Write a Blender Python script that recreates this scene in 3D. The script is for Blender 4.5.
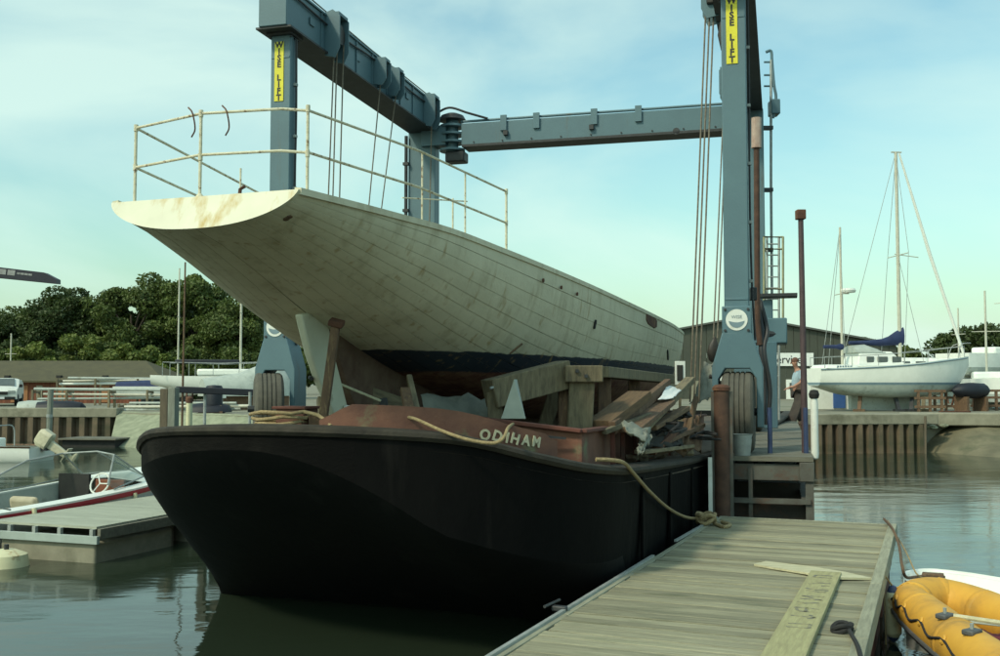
import bpy, bmesh, math, random
import numpy as np
from mathutils import Vector, Matrix, Euler
random.seed(7); RNG = np.random.default_rng(7)
S = bpy.context.scene
C = S.collection
for o in list(bpy.data.objects): bpy.data.objects.remove(o)
R = math.radians

# ---------------------------------------------------------------- camera
EYE = 2.2; FPX = 1040.0; HOR = 385.0
PITCH = math.atan((HOR - 328) / FPX)
cam_d = bpy.data.cameras.new('camera'); cam = bpy.data.objects.new('camera', cam_d); C.objects.link(cam)
cam_d.sensor_width = 36.0; cam_d.lens = 36.0 * FPX / 1000.0
cam_d.clip_start = 0.05; cam_d.clip_end = 5000
cam.location = (0, 0, EYE); cam.rotation_euler = (R(90) + PITCH, 0, 0)
S.camera = cam
# ---------------------------------------------------------------- sky and sun
SUN_DIR = Vector((-0.62, -0.55, 0.80)).normalized()
SUN_EL = math.asin(SUN_DIR.z); SUN_AZ = math.atan2(SUN_DIR.x, SUN_DIR.y)
w = bpy.data.worlds.new('World'); S.world = w; w.use_nodes = True
nt = w.node_tree; N = nt.nodes; L = nt.links
N.clear()
out = N.new('ShaderNodeOutputWorld'); bg = N.new('ShaderNodeBackground')
sky = N.new('ShaderNodeTexSky'); sky.sky_type = 'NISHITA'; sky.sun_disc = False
sky.sun_elevation = SUN_EL; sky.sun_rotation = SUN_AZ
sky.air_density = 1.3; sky.dust_density = 2.2; sky.ozone_density = 0.7; sky.altitude = 0
tc = N.new('ShaderNodeTexCoord'); mp = N.new('ShaderNodeMapping'); mp.inputs['Scale'].default_value = (1.1, 1.1, 2.6)
mp.inputs['Location'].default_value = (0.35, 0.2, 0.15)
nz = N.new('ShaderNodeTexNoise'); nz.inputs['Scale'].default_value = 2.0; nz.inputs['Detail'].default_value = 8
nz.inputs['Roughness'].default_value = 0.5; nz.inputs['Distortion'].default_value = 0.35
rp = N.new('ShaderNodeValToRGB'); rp.color_ramp.elements[0].position = 0.40; rp.color_ramp.elements[1].position = 0.63
rp.color_ramp.elements[0].color = (0.06, 0.06, 0.06, 1); rp.color_ramp.elements[1].color = (0.72, 0.72, 0.72, 1)
mx = N.new('ShaderNodeMix'); mx.data_type = 'RGBA'
mx.inputs['B'].default_value = (4.4, 5.7, 5.05, 1)
tint = N.new('ShaderNodeMix'); tint.data_type = 'RGBA'; tint.blend_type = 'MULTIPLY'
tint.inputs['Factor'].default_value = 1.0; tint.inputs['B'].default_value = (0.79, 1.08, 0.93, 1)
L.new(tc.outputs['Generated'], mp.inputs['Vector']); L.new(mp.outputs[0], nz.inputs['Vector'])
L.new(nz.outputs['Fac'], rp.inputs[0]); L.new(rp.outputs[0], mx.inputs['Factor'])
L.new(sky.outputs[0], tint.inputs['A']); L.new(tint.outputs['Result'], mx.inputs['A'])
L.new(mx.outputs['Result'], bg.inputs['Color']); bg.inputs['Strength'].default_value = 0.145
L.new(bg.outputs[0], out.inputs[0])
sd = bpy.data.lights.new('sun', 'SUN'); sun = bpy.data.objects.new('sun', sd); C.objects.link(sun)
sd.energy = 1.9; sd.angle = R(6); sd.color = (1.0, 0.90, 0.68)
sun.rotation_euler = SUN_DIR.to_track_quat('Z', 'Y').to_euler(); sun.location = (-20, -20, 40)
vs = S.view_settings; vs.view_transform = 'Standard'; vs.look = 'None'; vs.exposure = 0.32; vs.gamma = 1.0
S.render.engine = 'CYCLES'

# ---------------------------------------------------------------- pixel helpers
def ray(px, py):
    dx = (px - 500) / FPX; dy = (328 - py) / FPX
    cp, sp = math.cos(PITCH), math.sin(PITCH)
    return Vector((dx, cp - dy * sp, sp + dy * cp))
def P(px, py, Z):
    d = ray(px, py); t = Z / d.y
    return Vector((d.x * t, Z, EYE + d.z * t))
def G(px, py, z):
    d = ray(px, py); t = (z - EYE) / d.z
    return Vector((d.x * t, d.y * t, z))
class Frame:
    def __init__(s, o, yaw):
        s.o = Vector(o); s.yaw = yaw
        s.m = Matrix.Translation(s.o) @ Matrix.Rotation(-R(yaw), 4, 'Z'); s.i = s.m.inverted()
    def w(s, *p): return s.m @ Vector(p)
    def l(s, p): return s.i @ Vector(p)
# ---------------------------------------------------------------- mesh builder
def catmull(pts, n=8):
    pts = [Vector(p) for p in pts]
    if len(pts) < 3: return pts
    q = [2 * pts[0] - pts[1]] + pts + [2 * pts[-1] - pts[-2]]
    r = []
    for i in range(1, len(q) - 2):
        p0, p1, p2, p3 = q[i - 1:i + 3]
        for k in range(n):
            t = k / n
            r.append(0.5 * ((2 * p1) + (p2 - p0) * t + (2 * p0 - 5 * p1 + 4 * p2 - p3) * t * t + (3 * p1 - p0 - 3 * p2 + p3) * t ** 3))
    r.append(pts[-1]); return r
def smooth_interp(xs, ys):
    xs = np.array(xs, float); ys = np.array(ys, float)
    d = np.diff(ys) / np.diff(xs); m = np.zeros_like(xs); m[0] = d[0]; m[-1] = d[-1]
    for i in range(1, len(xs) - 1):
        m[i] = 0 if d[i - 1] * d[i] <= 0 else 2 * d[i - 1] * d[i] / (d[i - 1] + d[i])
    def f(x):
        x = min(max(x, xs[0]), xs[-1]); i = min(int(np.searchsorted(xs, x, 'right')) - 1, len(xs) - 2)
        h = xs[i + 1] - xs[i]; t = (x - xs[i]) / h
        return float((2*t**3-3*t*t+1)*ys[i] + (t**3-2*t*t+t)*h*m[i] + (-2*t**3+3*t*t)*ys[i+1] + (t**3-t*t)*h*m[i+1])
    return f
class MB:
    def __init__(s): s.v = []; s.f = []
    def add(s, vs, fs):
        b = len(s.v); s.v += [tuple(v) for v in vs]; s.f += [tuple(b + i for i in f) for f in fs]; return s
    def box(s, c, d, rz=0, m=None):
        x, y, z = d[0] / 2, d[1] / 2, d[2] / 2
        vs = [Vector((i, j, k)) for i in (-x, x) for j in (-y, y) for k in (-z, z)]
        M = m if m is not None else Matrix.Rotation(rz, 3, 'Z')
        return s.add([M @ v + Vector(c) for v in vs], [(0,1,3,2),(4,6,7,5),(0,4,5,1),(2,3,7,6),(0,2,6,4),(1,5,7,3)])
    def bar(s, a, b, w, h, up=(0, 0, 1), w2=None, h2=None):
        a = Vector(a); b = Vector(b); d = (b - a).normalized(); up = Vector(up)
        if abs(d.dot(up)) > 0.98: up = Vector((0, 1, 0))
        x = d.cross(up).normalized(); u = x.cross(d)
        vs = []
        for p, ww, hh in ((a, w, h), (b, w2 or w, h2 or h)):
            for i, j in ((-1, -1), (1, -1), (1, 1), (-1, 1)): vs.append(p + x * i * ww / 2 + u * j * hh / 2)
        return s.add(vs, [(3,2,1,0),(4,5,6,7),(0,1,5,4),(1,2,6,5),(2,3,7,6),(3,0,4,7)])
    def tube(s, pts, r, n=8, closed=False, cap=True):
        pts = [Vector(p) for p in pts]; rs = r if isinstance(r, (list, tuple)) else [r] * len(pts)
        m = len(pts); rings = []; prev = None
        for i, p in enumerate(pts):
            if closed: d = pts[(i + 1) % m] - pts[i - 1]
            else: d = pts[min(i + 1, m - 1)] - pts[max(i - 1, 0)]
            d = d.normalized() if d.length > 1e-9 else Vector((0, 0, 1))
            if prev is None:
                a = Vector((0, 0, 1)) if abs(d.z) < 0.9 else Vector((1, 0, 0)); x = d.cross(a).normalized()
            else: x = (prev - d * prev.dot(d)).normalized()
            prev = x; y = d.cross(x)
            rings.append([p + (x * math.cos(2 * math.pi * k / n) + y * math.sin(2 * math.pi * k / n)) * rs[i] for k in range(n)])
        return s.loft(rings, True, cap and not closed, closed)
    def loft(s, rings, ring_closed=True, cap=True, closed=False):
        b = len(s.v); n = len(rings[0]); m = len(rings)
        for r in rings: s.v += [tuple(v) for v in r]
        for i in range(m if closed else m - 1):
            j = (i + 1) % m
            for k in range(n if ring_closed else n - 1):
                l = (k + 1) % n
                s.f.append((b + i * n + k, b + i * n + l, b + j * n + l, b + j * n + k))
        if cap and ring_closed:
            s.f.append(tuple(b + k for k in reversed(range(n)))); s.f.append(tuple(b + (m - 1) * n + k for k in range(n)))
        return s
    def lathe(s, prof, n=24, m=None, close=False):
        M = m or Matrix.Identity(4); rings = []
        for r, z in prof:
            rings.append([M @ Vector((r * math.cos(2 * math.pi * k / n), r * math.sin(2 * math.pi * k / n), z)) for k in range(n)])
        return s.loft(rings, True, not close, close)
    def prism(s, poly, fn, t0, t1):
        n = len(poly); vs = [fn(a, b, t0) for a, b in poly] + [fn(a, b, t1) for a, b in poly]
        fs = [tuple(reversed(range(n))), tuple(range(n, 2 * n))] + [(i, (i + 1) % n, n + (i + 1) % n, n + i) for i in range(n)]
        return s.add(vs, fs)
    def poly(s, pts): return s.add(pts, [tuple(range(len(pts)))])
    def build(s, name, mat, parent=None, smooth=30, bevel=0, world=False, fix=True):
        v = s.v
        if world and parent is not None:
            rt = parent
            while rt.name not in FR: rt = rt.parent
            f = FR[rt.name]; v = [tuple(f.i @ Vector(p)) for p in v]
        me = bpy.data.meshes.new(name); me.from_pydata(v, [], s.f)
        if fix:
            bm = bmesh.new(); bm.from_mesh(me); bmesh.ops.recalc_face_normals(bm, faces=bm.faces); bm.to_mesh(me); bm.free()
        me.materials.append(mat); me.validate()
        if smooth:
            me.polygons.foreach_set('use_smooth', [True] * len(me.polygons)); me.set_sharp_from_angle(angle=R(smooth))
        o = bpy.data.objects.new(name, me); C.objects.link(o)
        if parent is not None: o.parent = parent
        if bevel:
            b = o.modifiers.new('bevel', 'BEVEL'); b.width = bevel; b.segments = 2; b.limit_method = 'ANGLE'; b.angle_limit = R(40); b.harden_normals = False
        return o
FR = {}
def tag(o, label=None, cat=None, group=None, kind=None):
    for k, v in (('label', label), ('category', cat), ('group', group), ('kind', kind)):
        if v: o[k] = v
    return o
def thing(name, label, cat, loc=(0, 0, 0), yaw=0, group=None):
    o = bpy.data.objects.new(name, None); C.objects.link(o); o.empty_display_size = 0.3
    o.location = loc; o.rotation_euler = (0, 0, -R(yaw)); FR[o.name] = Frame(loc, yaw)
    return tag(o, label, cat, group)
def copy_tree(o, parent=None):
    c = o.copy(); C.objects.link(c)
    if parent is not None: c.parent = parent
    for ch in o.children: copy_tree(ch, c)
    return c
def inst(src, parent, loc=(0, 0, 0), rot=(0, 0, 0), scale=(1, 1, 1)):
    o = src.copy(); C.objects.link(o); o.parent = parent; o.location = loc; o.rotation_euler = rot; o.scale = scale; return o
def text_obj(name, txt, size, ext, mat, parent, M, bold=0.0):
    cu = bpy.data.curves.new(name, 'FONT'); cu.body = txt; cu.size = size; cu.extrude = ext; cu.offset = bold; cu.align_x = 'CENTER'; cu.align_y = 'CENTER'; cu.resolution_u = 3
    t = bpy.data.objects.new(name, cu); C.objects.link(t); bpy.context.view_layer.update()
    me = bpy.data.meshes.new_from_object(t.evaluated_get(bpy.context.evaluated_depsgraph_get()))
    bpy.data.objects.remove(t); me.materials.clear(); me.materials.append(mat); me.name = name
    o = bpy.data.objects.new(name, me); C.objects.link(o); o.parent = parent; o.matrix_local = M; return o
# ---------------------------------------------------------------- materials
def mat(name, c1, c2=None, scale=4.0, rough=0.6, metal=0.0, bump=0.0, bscale=None, stretch=(1, 1, 1), space='pos',
        c3=None, scale3=1.2, lim3=(0.55, 0.68), stretch3=None, detail=6, lim=(0.35, 0.65), rnd=0.0, spec=0.5, rough2=None):
    m = bpy.data.materials.new(name); m.use_nodes = True; n = m.node_tree.nodes; l = m.node_tree.links
    b = n['Principled BSDF']; b.inputs['Roughness'].default_value = rough; b.inputs['Metallic'].default_value = metal
    b.inputs['Specular IOR Level'].default_value = spec
    if space == 'pos': src = n.new('ShaderNodeNewGeometry').outputs['Position']
    else: src = n.new('ShaderNodeTexCoord').outputs['Object']
    def noise(sc, st, det):
        mpn = n.new('ShaderNodeMapping'); mpn.inputs['Scale'].default_value = st; l.new(src, mpn.inputs['Vector'])
        if space == 'obj':
            oi = n.new('ShaderNodeObjectInfo'); vm = n.new('ShaderNodeVectorMath'); vm.operation = 'SCALE'; vm.inputs[0].default_value = (37, 17, 53)
            l.new(oi.outputs['Random'], vm.inputs['Scale']); l.new(vm.outputs[0], mpn.inputs['Location'])
        t = n.new('ShaderNodeTexNoise'); t.inputs['Scale'].default_value = sc; t.inputs['Detail'].default_value = det; t.inputs['Roughness'].default_value = 0.62
        l.new(mpn.outputs[0], t.inputs['Vector']); return t.outputs['Fac']
    def ramp(fac, lo, hi):
        r = n.new('ShaderNodeMapRange'); r.inputs['From Min'].default_value = lo; r.inputs['From Max'].default_value = hi; l.new(fac, r.inputs['Value']); return r.outputs[0]
    def mixc(f, a, bb, mode='MIX'):
        x = n.new('ShaderNodeMix'); x.data_type = 'RGBA'; x.blend_type = mode
        for s_, v in (('Factor', f), ('A', a), ('B', bb)):
            if isinstance(v, (tuple, list)): x.inputs[s_].default_value = (*v, 1)
            elif isinstance(v, float): x.inputs[s_].default_value = v
            else: l.new(v, x.inputs[s_])
        return x.outputs['Result']
    col = None
    if c2 is None: c2 = tuple(v * 0.72 for v in c1)
    f1 = noise(scale, stretch, detail); col = mixc(ramp(f1, *lim), c1, c2)
    if c3 is not None: col = mixc(ramp(noise(scale3, stretch3 or stretch, 7), *lim3), col, c3)
    if rnd:
        oi = n.new('ShaderNodeObjectInfo'); mr = n.new('ShaderNodeMapRange'); mr.inputs['To Min'].default_value = 1 - rnd; mr.inputs['To Max'].default_value = 1 + rnd
        l.new(oi.outputs['Random'], mr.inputs['Value']); hs = n.new('ShaderNodeHueSaturation'); l.new(mr.outputs[0], hs.inputs['Value']); l.new(col, hs.inputs['Color']); col = hs.outputs[0]
    l.new(col, b.inputs['Base Color'])
    if rough2 is not None:
        r = n.new('ShaderNodeMapRange'); r.inputs['To Min'].default_value = rough; r.inputs['To Max'].default_value = rough2; l.new(f1, r.inputs['Value']); l.new(r.outputs[0], b.inputs['Roughness'])
    if bump:
        bn = n.new('ShaderNodeBump'); bn.inputs['Strength'].default_value = bump; bn.inputs['Distance'].default_value = 0.02
        l.new(noise(bscale or scale * 3, stretch, 6), bn.inputs['Height']); l.new(bn.outputs[0], b.inputs['Normal'])
    m['nodes_col'] = 1
    return m
MT = {}
MT['steel_blue'] = mat('blue hoist paint', (0.092, 0.172, 0.205), (0.076, 0.14, 0.172), 1.5, 0.5, bump=0.1, bscale=30, c3=(0.10, 0.095, 0.075), scale3=2.6, lim3=(0.60, 0.82), stretch3=(2, 2, 0.25), lim=(0.3, 0.7))
MT['steel_dark'] = mat('dark steel', (0.035, 0.04, 0.045), (0.02, 0.02, 0.022), 6, 0.55, bump=0.1)
MT['grease'] = mat('greasy block', (0.022, 0.022, 0.022), (0.04, 0.03, 0.022), 9, 0.5, bump=0.15)
MT['rust'] = mat('rust', (0.13, 0.055, 0.03), (0.07, 0.03, 0.02), 7, 0.85, bump=0.35, bscale=30, c3=(0.20, 0.10, 0.05), scale3=4)
MT['rust_pipe'] = mat('rusty pipe', (0.105, 0.055, 0.036), (0.06, 0.032, 0.022), 8, 0.8, bump=0.2)
MT['yellow'] = mat('yellow sign', (0.72, 0.66, 0.03), (0.66, 0.58, 0.03), 8, 0.45)
MT['black_ink'] = mat('black lettering', (0.02, 0.02, 0.02), (0.03, 0.03, 0.03), 8, 0.6)
MT['white_paint'] = mat('white paint', (0.74, 0.76, 0.72), (0.66, 0.68, 0.63), 4, 0.45, c3=(0.45, 0.44, 0.36), scale3=6, lim3=(0.6, 0.8))
MT['logo_grey'] = mat('logo grey blue', (0.18, 0.26, 0.30), (0.15, 0.22, 0.26), 9, 0.5)
MT['tyre'] = mat('dusty tyre', (0.105, 0.10, 0.08), (0.075, 0.072, 0.06), 9, 0.9, bump=0.2, bscale=50)
MT['wire'] = mat('steel wire rope', (0.20, 0.17, 0.12), (0.11, 0.09, 0.07), 20, 0.6)
MT['rail'] = mat('chipped rail', (0.70, 0.67, 0.52), (0.55, 0.50, 0.34), 16, 0.7, c3=(0.20, 0.11, 0.05), scale3=22, lim3=(0.56, 0.66), bump=0.2)
MT['galv'] = mat('galvanised', (0.36, 0.39, 0.38), (0.26, 0.28, 0.27), 8, 0.55, 0.2)
MT['hull_core'] = mat('hull seam', (0.52, 0.49, 0.36), (0.09, 0.07, 0.045), 1.5, 0.9, lim=(0.48, 0.66))
MT['tan_wood'] = mat('raw timber', (0.15, 0.095, 0.05), (0.085, 0.055, 0.032), 5, 0.85, bump=0.25, stretch=(8, 8, 1.5), space='obj', rnd=0.25)
MT['grey_wood'] = mat('weathered timber', (0.22, 0.185, 0.115), (0.12, 0.10, 0.065), 5, 0.9, bump=0.3, stretch=(6, 6, 1.2), space='obj', rnd=0.2)
MT['brown_wood'] = mat('stained timber', (0.16, 0.095, 0.055), (0.09, 0.055, 0.035), 6, 0.85, bump=0.3, stretch=(4, 4, 1), c3=(0.22, 0.15, 0.08), scale3=9)
MT['plank'] = mat('pontoon plank', (0.335, 0.318, 0.215), (0.20, 0.19, 0.128), 4.0, 0.88, bump=0.45, bscale=9, stretch=(0.7, 16, 16), space='obj', rnd=0.26, c3=(0.13, 0.14, 0.085), scale3=2.3, stretch3=(0.6, 3, 3), lim3=(0.56, 0.75))
MT['pier_edge'] = mat('pier edge board', (0.33, 0.33, 0.24), (0.22, 0.22, 0.16), 4, 0.85, bump=0.3, stretch=(9, 0.8, 9), space='obj', rnd=0.12)
MT['scaffold'] = mat('scaffold board', (0.38, 0.36, 0.19), (0.28, 0.26, 0.14), 5, 0.85, bump=0.3, stretch=(7, 0.8, 7), space='obj')
MT['pale_wood'] = mat('pale split lath', (0.55, 0.52, 0.36), (0.42, 0.40, 0.26), 5, 0.8, bump=0.2, stretch=(1, 6, 6), space='obj')
MT['redside'] = mat('red oxide steel', (0.15, 0.05, 0.035), (0.09, 0.034, 0.026), 5, 0.8, bump=0.3, c3=(0.08, 0.05, 0.035), scale3=5)
MT['rope'] = mat('manila rope', (0.36, 0.28, 0.15), (0.24, 0.18, 0.095), 30, 0.9, bump=0.5, bscale=60)
MT['black_rope'] = mat('black rope', (0.012, 0.012, 0.013), (0.022, 0.022, 0.022), 30, 0.85)
MT['barge_hull'] = mat('tarred barge hull', (0.0045, 0.0055, 0.006), (0.007, 0.0075, 0.008), 1.6, 0.62, bump=0.25, bscale=7, stretch=(1, 1, 0.45), c3=(0.018, 0.0185, 0.018), scale3=1.9, lim3=(0.58, 0.85), stretch3=(1.3, 1.3, 0.18), spec=0.15)
MT['barge_band'] = mat('weathered sunlit bulwark', (0.014, 0.013, 0.0115), (0.007, 0.0066, 0.006), 3, 0.75, bump=0.35, bscale=16, stretch=(1, 1, 2.2), c3=(0.040, 0.037, 0.032), scale3=2.2, lim3=(0.50, 0.85), stretch3=(1, 1, 0.6), spec=0.06)
def sunlit_fade(m, tar):
    # sunlit left of the stern band painted paler, fading unevenly to tar along X
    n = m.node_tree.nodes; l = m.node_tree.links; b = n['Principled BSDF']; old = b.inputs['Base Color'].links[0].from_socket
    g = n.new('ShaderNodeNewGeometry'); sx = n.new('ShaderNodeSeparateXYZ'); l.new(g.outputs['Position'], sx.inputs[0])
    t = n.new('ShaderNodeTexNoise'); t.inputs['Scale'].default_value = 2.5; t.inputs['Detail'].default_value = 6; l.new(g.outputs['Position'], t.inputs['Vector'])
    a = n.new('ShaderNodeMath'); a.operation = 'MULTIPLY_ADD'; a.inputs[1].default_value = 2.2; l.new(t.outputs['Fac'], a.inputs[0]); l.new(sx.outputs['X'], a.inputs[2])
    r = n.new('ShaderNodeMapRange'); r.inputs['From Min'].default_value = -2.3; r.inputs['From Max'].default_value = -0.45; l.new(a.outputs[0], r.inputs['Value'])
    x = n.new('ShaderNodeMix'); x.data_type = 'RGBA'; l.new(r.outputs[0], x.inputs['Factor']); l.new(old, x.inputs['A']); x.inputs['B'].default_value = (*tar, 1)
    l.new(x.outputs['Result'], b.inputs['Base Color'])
sunlit_fade(MT['barge_band'], (0.0045, 0.0045, 0.0046))
MT['barge_side'] = mat('tarred barge side', (0.0032, 0.0034, 0.0036), (0.0055, 0.0055, 0.0055), 1.6, 0.7, bump=0.4, bscale=7, stretch=(1, 1, 0.45), c3=(0.020, 0.0185, 0.017), scale3=1.6, lim3=(0.58, 0.85), stretch3=(1.8, 1.8, 0.25), spec=0.06)
MT['barge_rim'] = mat('worn timber rail', (0.042, 0.036, 0.026), (0.02, 0.017, 0.013), 5, 0.85, bump=0.45, bscale=20, c3=(0.045, 0.036, 0.03), scale3=3)
MT['barge_deck'] = mat('barge deck', (0.10, 0.075, 0.05), (0.055, 0.04, 0.03), 5, 0.9, bump=0.3)
MT['coaming'] = mat('red lead coaming', (0.19, 0.085, 0.055), (0.125, 0.055, 0.04), 4, 0.78, bump=0.3, bscale=22, c3=(0.17, 0.19, 0.105), scale3=2.6, lim3=(0.58, 0.72))
MT['letter'] = mat('cream lettering', (0.58, 0.54, 0.38), (0.46, 0.42, 0.28), 30, 0.7)
MT['inflatable'] = mat('orange yellow rubber', (0.66, 0.36, 0.045), (0.56, 0.29, 0.04), 3, 0.55, bump=0.15, bscale=5, c3=(0.33, 0.20, 0.05), scale3=3, lim3=(0.52, 0.80), rough2=.75)
MT['inflatable_in'] = mat('orange rubber floor', (0.42, 0.21, 0.05), (0.32, 0.16, 0.04), 5, 0.55)
MT['grey_rubber'] = mat('grey rubber', (0.10, 0.105, 0.11), (0.07, 0.075, 0.08), 9, 0.6)
MT['maroon'] = mat('maroon cloth', (0.16, 0.02, 0.03), (0.09, 0.012, 0.02), 9, 0.9)
MT['gel'] = mat('white gelcoat', (0.80, 0.82, 0.77), (0.74, 0.76, 0.71), 3, 0.3, c3=(0.55, 0.56, 0.49), scale3=2.5, lim3=(0.60, 0.88))
MT['gel_grey'] = mat('pale grey antifoul', (0.42, 0.46, 0.42), (0.34, 0.38, 0.35), 4, 0.6, c3=(0.25, 0.27, 0.23), scale3=3)
MT['red_stripe'] = mat('red stripe', (0.42, 0.018, 0.04), (0.36, 0.015, 0.03), 9, 0.4)
MT['vinyl'] = mat('beige vinyl', (0.40, 0.36, 0.26), (0.33, 0.29, 0.20), 9, 0.6)
MT['mahog'] = mat('mahogany panel', (0.22, 0.07, 0.035), (0.15, 0.045, 0.025), 6, 0.4, stretch=(1, 1, 5))
MT['dark'] = mat('dark trim and hole shade', (0.03, 0.03, 0.028), (0.02, 0.02, 0.02), 5, 0.9)  # dark colour of tarp and trim; also shade painted into hole patches
MT['concrete'] = mat('stained concrete', (0.28, 0.265, 0.20), (0.20, 0.19, 0.14), 3, 0.9, bump=0.3, c3=(0.13, 0.125, 0.085), scale3=1.2)
MT['sheet'] = mat('sheet pile', (0.17, 0.125, 0.08), (0.10, 0.075, 0.05), 4, 0.85, bump=0.3, stretch=(1, 1, 0.3), c3=(0.06, 0.065, 0.035), scale3=0.8, stretch3=(0.3, 0.3, 1.5), lim3=(0.45, 0.65), rnd=0.2)
MT['pile'] = mat('old pile', (0.13, 0.105, 0.07), (0.08, 0.065, 0.045), 6, 0.85, bump=0.4, stretch=(3, 3, 0.6), c3=(0.06, 0.065, 0.04), scale3=2)
MT['grey_pile'] = mat('grey pile', (0.22, 0.24, 0.20), (0.15, 0.16, 0.135), 5, 0.8, bump=0.3, stretch=(3, 3, 0.6))
MT['roof_olive'] = mat('felt roof', (0.088, 0.080, 0.042), (0.068, 0.062, 0.036), 2, 0.95, bump=0.3)
MT['shed_wall'] = mat('shed boards', (0.22, 0.075, 0.04), (0.14, 0.05, 0.03), 3, 0.9, stretch=(6, 6, 0.5), rnd=0.15)
MT['orange_door'] = mat('orange brown door', (0.32, 0.14, 0.055), (0.26, 0.11, 0.045), 4, 0.7)
MT['hall'] = mat('grey green cladding', (0.062, 0.068, 0.052), (0.052, 0.058, 0.045), 0.6, 0.7, rnd=0.05)
MT['hall_roof'] = mat('hall roof edge', (0.10, 0.11, 0.10), (0.08, 0.09, 0.08), 1, 0.7)
MT['sailcover'] = mat('blue sail cover', (0.022, 0.038, 0.11), (0.014, 0.024, 0.075), 3, 0.8, bump=0.3, bscale=5)
MT['navy'] = mat('navy cover', (0.008, 0.011, 0.022), (0.006, 0.008, 0.015), 4, 0.6)
MT['blue_panel'] = mat('blue panel', (0.05, 0.12, 0.33), (0.04, 0.10, 0.28), 3, 0.5)
MT['blue_post'] = mat('blue post', (0.035, 0.06, 0.14), (0.025, 0.04, 0.10), 6, 0.6)
MT['pole'] = mat('purple brown pole', (0.095, 0.06, 0.065), (0.06, 0.04, 0.045), 6, 0.7)
MT['alloy'] = mat('alloy mast', (0.55, 0.54, 0.45), (0.45, 0.44, 0.36), 4, 0.45)
MT['mud'] = mat('mud', (0.175, 0.155, 0.095), (0.11, 0.10, 0.06), 1.5, 0.75, bump=0.7, bscale=5, c3=(0.08, 0.085, 0.045), scale3=0.9)
MT['ground'] = mat('yard ground', (0.23, 0.22, 0.165), (0.16, 0.155, 0.115), 0.7, 0.95, bump=0.3, bscale=6, c3=(0.13, 0.135, 0.085), scale3=0.25)
MT['stone'] = mat('stone', (0.23, 0.245, 0.17), (0.15, 0.165, 0.11), 3, 0.9, bump=0.5, rnd=0.25)
MT['tarp'] = mat('grey tarpaulin', (0.22, 0.23, 0.19), (0.14, 0.15, 0.125), 5, 0.7, bump=0.4)
MT['white_tarp'] = mat('white sheet', (0.80, 0.82, 0.80), (0.72, 0.74, 0.72), 5, 0.5)
MT['navy_boom'] = mat('navy boom paint', (0.014, 0.014, 0.030), (0.010, 0.010, 0.022), 4, 0.5)
MT['fade_letter'] = mat('faded lettering', (0.30, 0.31, 0.31), (0.20, 0.20, 0.20), 6, 0.7)
MT['skin'] = mat('skin', (0.42, 0.22, 0.15), (0.36, 0.18, 0.12), 9, 0.6)
MT['hair'] = mat('reddish hair', (0.16, 0.07, 0.04), (0.10, 0.045, 0.03), 20, 0.8)
MT['shirt'] = mat('pale blue shirt', (0.36, 0.47, 0.53), (0.28, 0.38, 0.44), 6, 0.9, bump=0.2)
MT['trousers'] = mat('dark brown trousers', (0.05, 0.038, 0.03), (0.03, 0.024, 0.02), 6, 0.9)
MT['cream'] = mat('cream paint', (0.62, 0.60, 0.40), (0.54, 0.52, 0.34), 6, 0.6, c3=(0.30, 0.18, 0.06), scale3=5, lim3=(0.6, 0.7))
MT['outboard'] = mat('beige outboard', (0.52, 0.49, 0.36), (0.40, 0.38, 0.27), 9, 0.5)
def glass_mat(name, c, a):
    m = bpy.data.materials.new(name); m.use_nodes = True; n = m.node_tree.nodes; l = m.node_tree.links; b = n['Principled BSDF']
    b.inputs['Base Color'].default_value = (*c, 1); b.inputs['Roughness'].default_value = 0.08
    t = n.new('ShaderNodeBsdfTransparent'); t.inputs[0].default_value = (0.85, 0.9, 0.88, 1); x = n.new('ShaderNodeMixShader'); x.inputs[0].default_value = a
    l.new(t.outputs[0], x.inputs[1]); l.new(b.outputs[0], x.inputs[2]); l.new(x.outputs[0], n['Material Output'].inputs[0]); return m
MT['perspex'] = glass_mat('windscreen perspex', (0.22, 0.25, 0.22), 0.35)
MT['window'] = mat('dark window', (0.10, 0.12, 0.12), (0.07, 0.09, 0.09), 5, 0.12)
def leaf_mat(name, c1, c2):
    m = mat(name, c1, c2, 0.9, 0.65, rnd=0.1, lim=(0.3, 0.7), detail=3); n = m.node_tree.nodes; l = m.node_tree.links
    b = n['Principled BSDF']; tr = n.new('ShaderNodeBsdfTranslucent'); x = n.new('ShaderNodeMixShader'); x.inputs[0].default_value = 0.25
    src = b.inputs['Base Color'].links[0].from_socket; l.new(src, tr.inputs[0])
    l.new(b.outputs[0], x.inputs[1]); l.new(tr.outputs[0], x.inputs[2]); l.new(x.outputs[0], n['Material Output'].inputs[0]); return m
MT['leaf_dark'] = leaf_mat('dark foliage', (0.060, 0.092, 0.020), (0.034, 0.056, 0.016))
MT['leaf_mid'] = leaf_mat('mid foliage', (0.11, 0.15, 0.03), (0.06, 0.09, 0.022))
MT['leaf_light'] = leaf_mat('light foliage', (0.17, 0.215, 0.042), (0.11, 0.145, 0.03))
MT['bark'] = mat('bark', (0.07, 0.055, 0.04), (0.04, 0.033, 0.025), 6, 0.95, bump=0.4)
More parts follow.
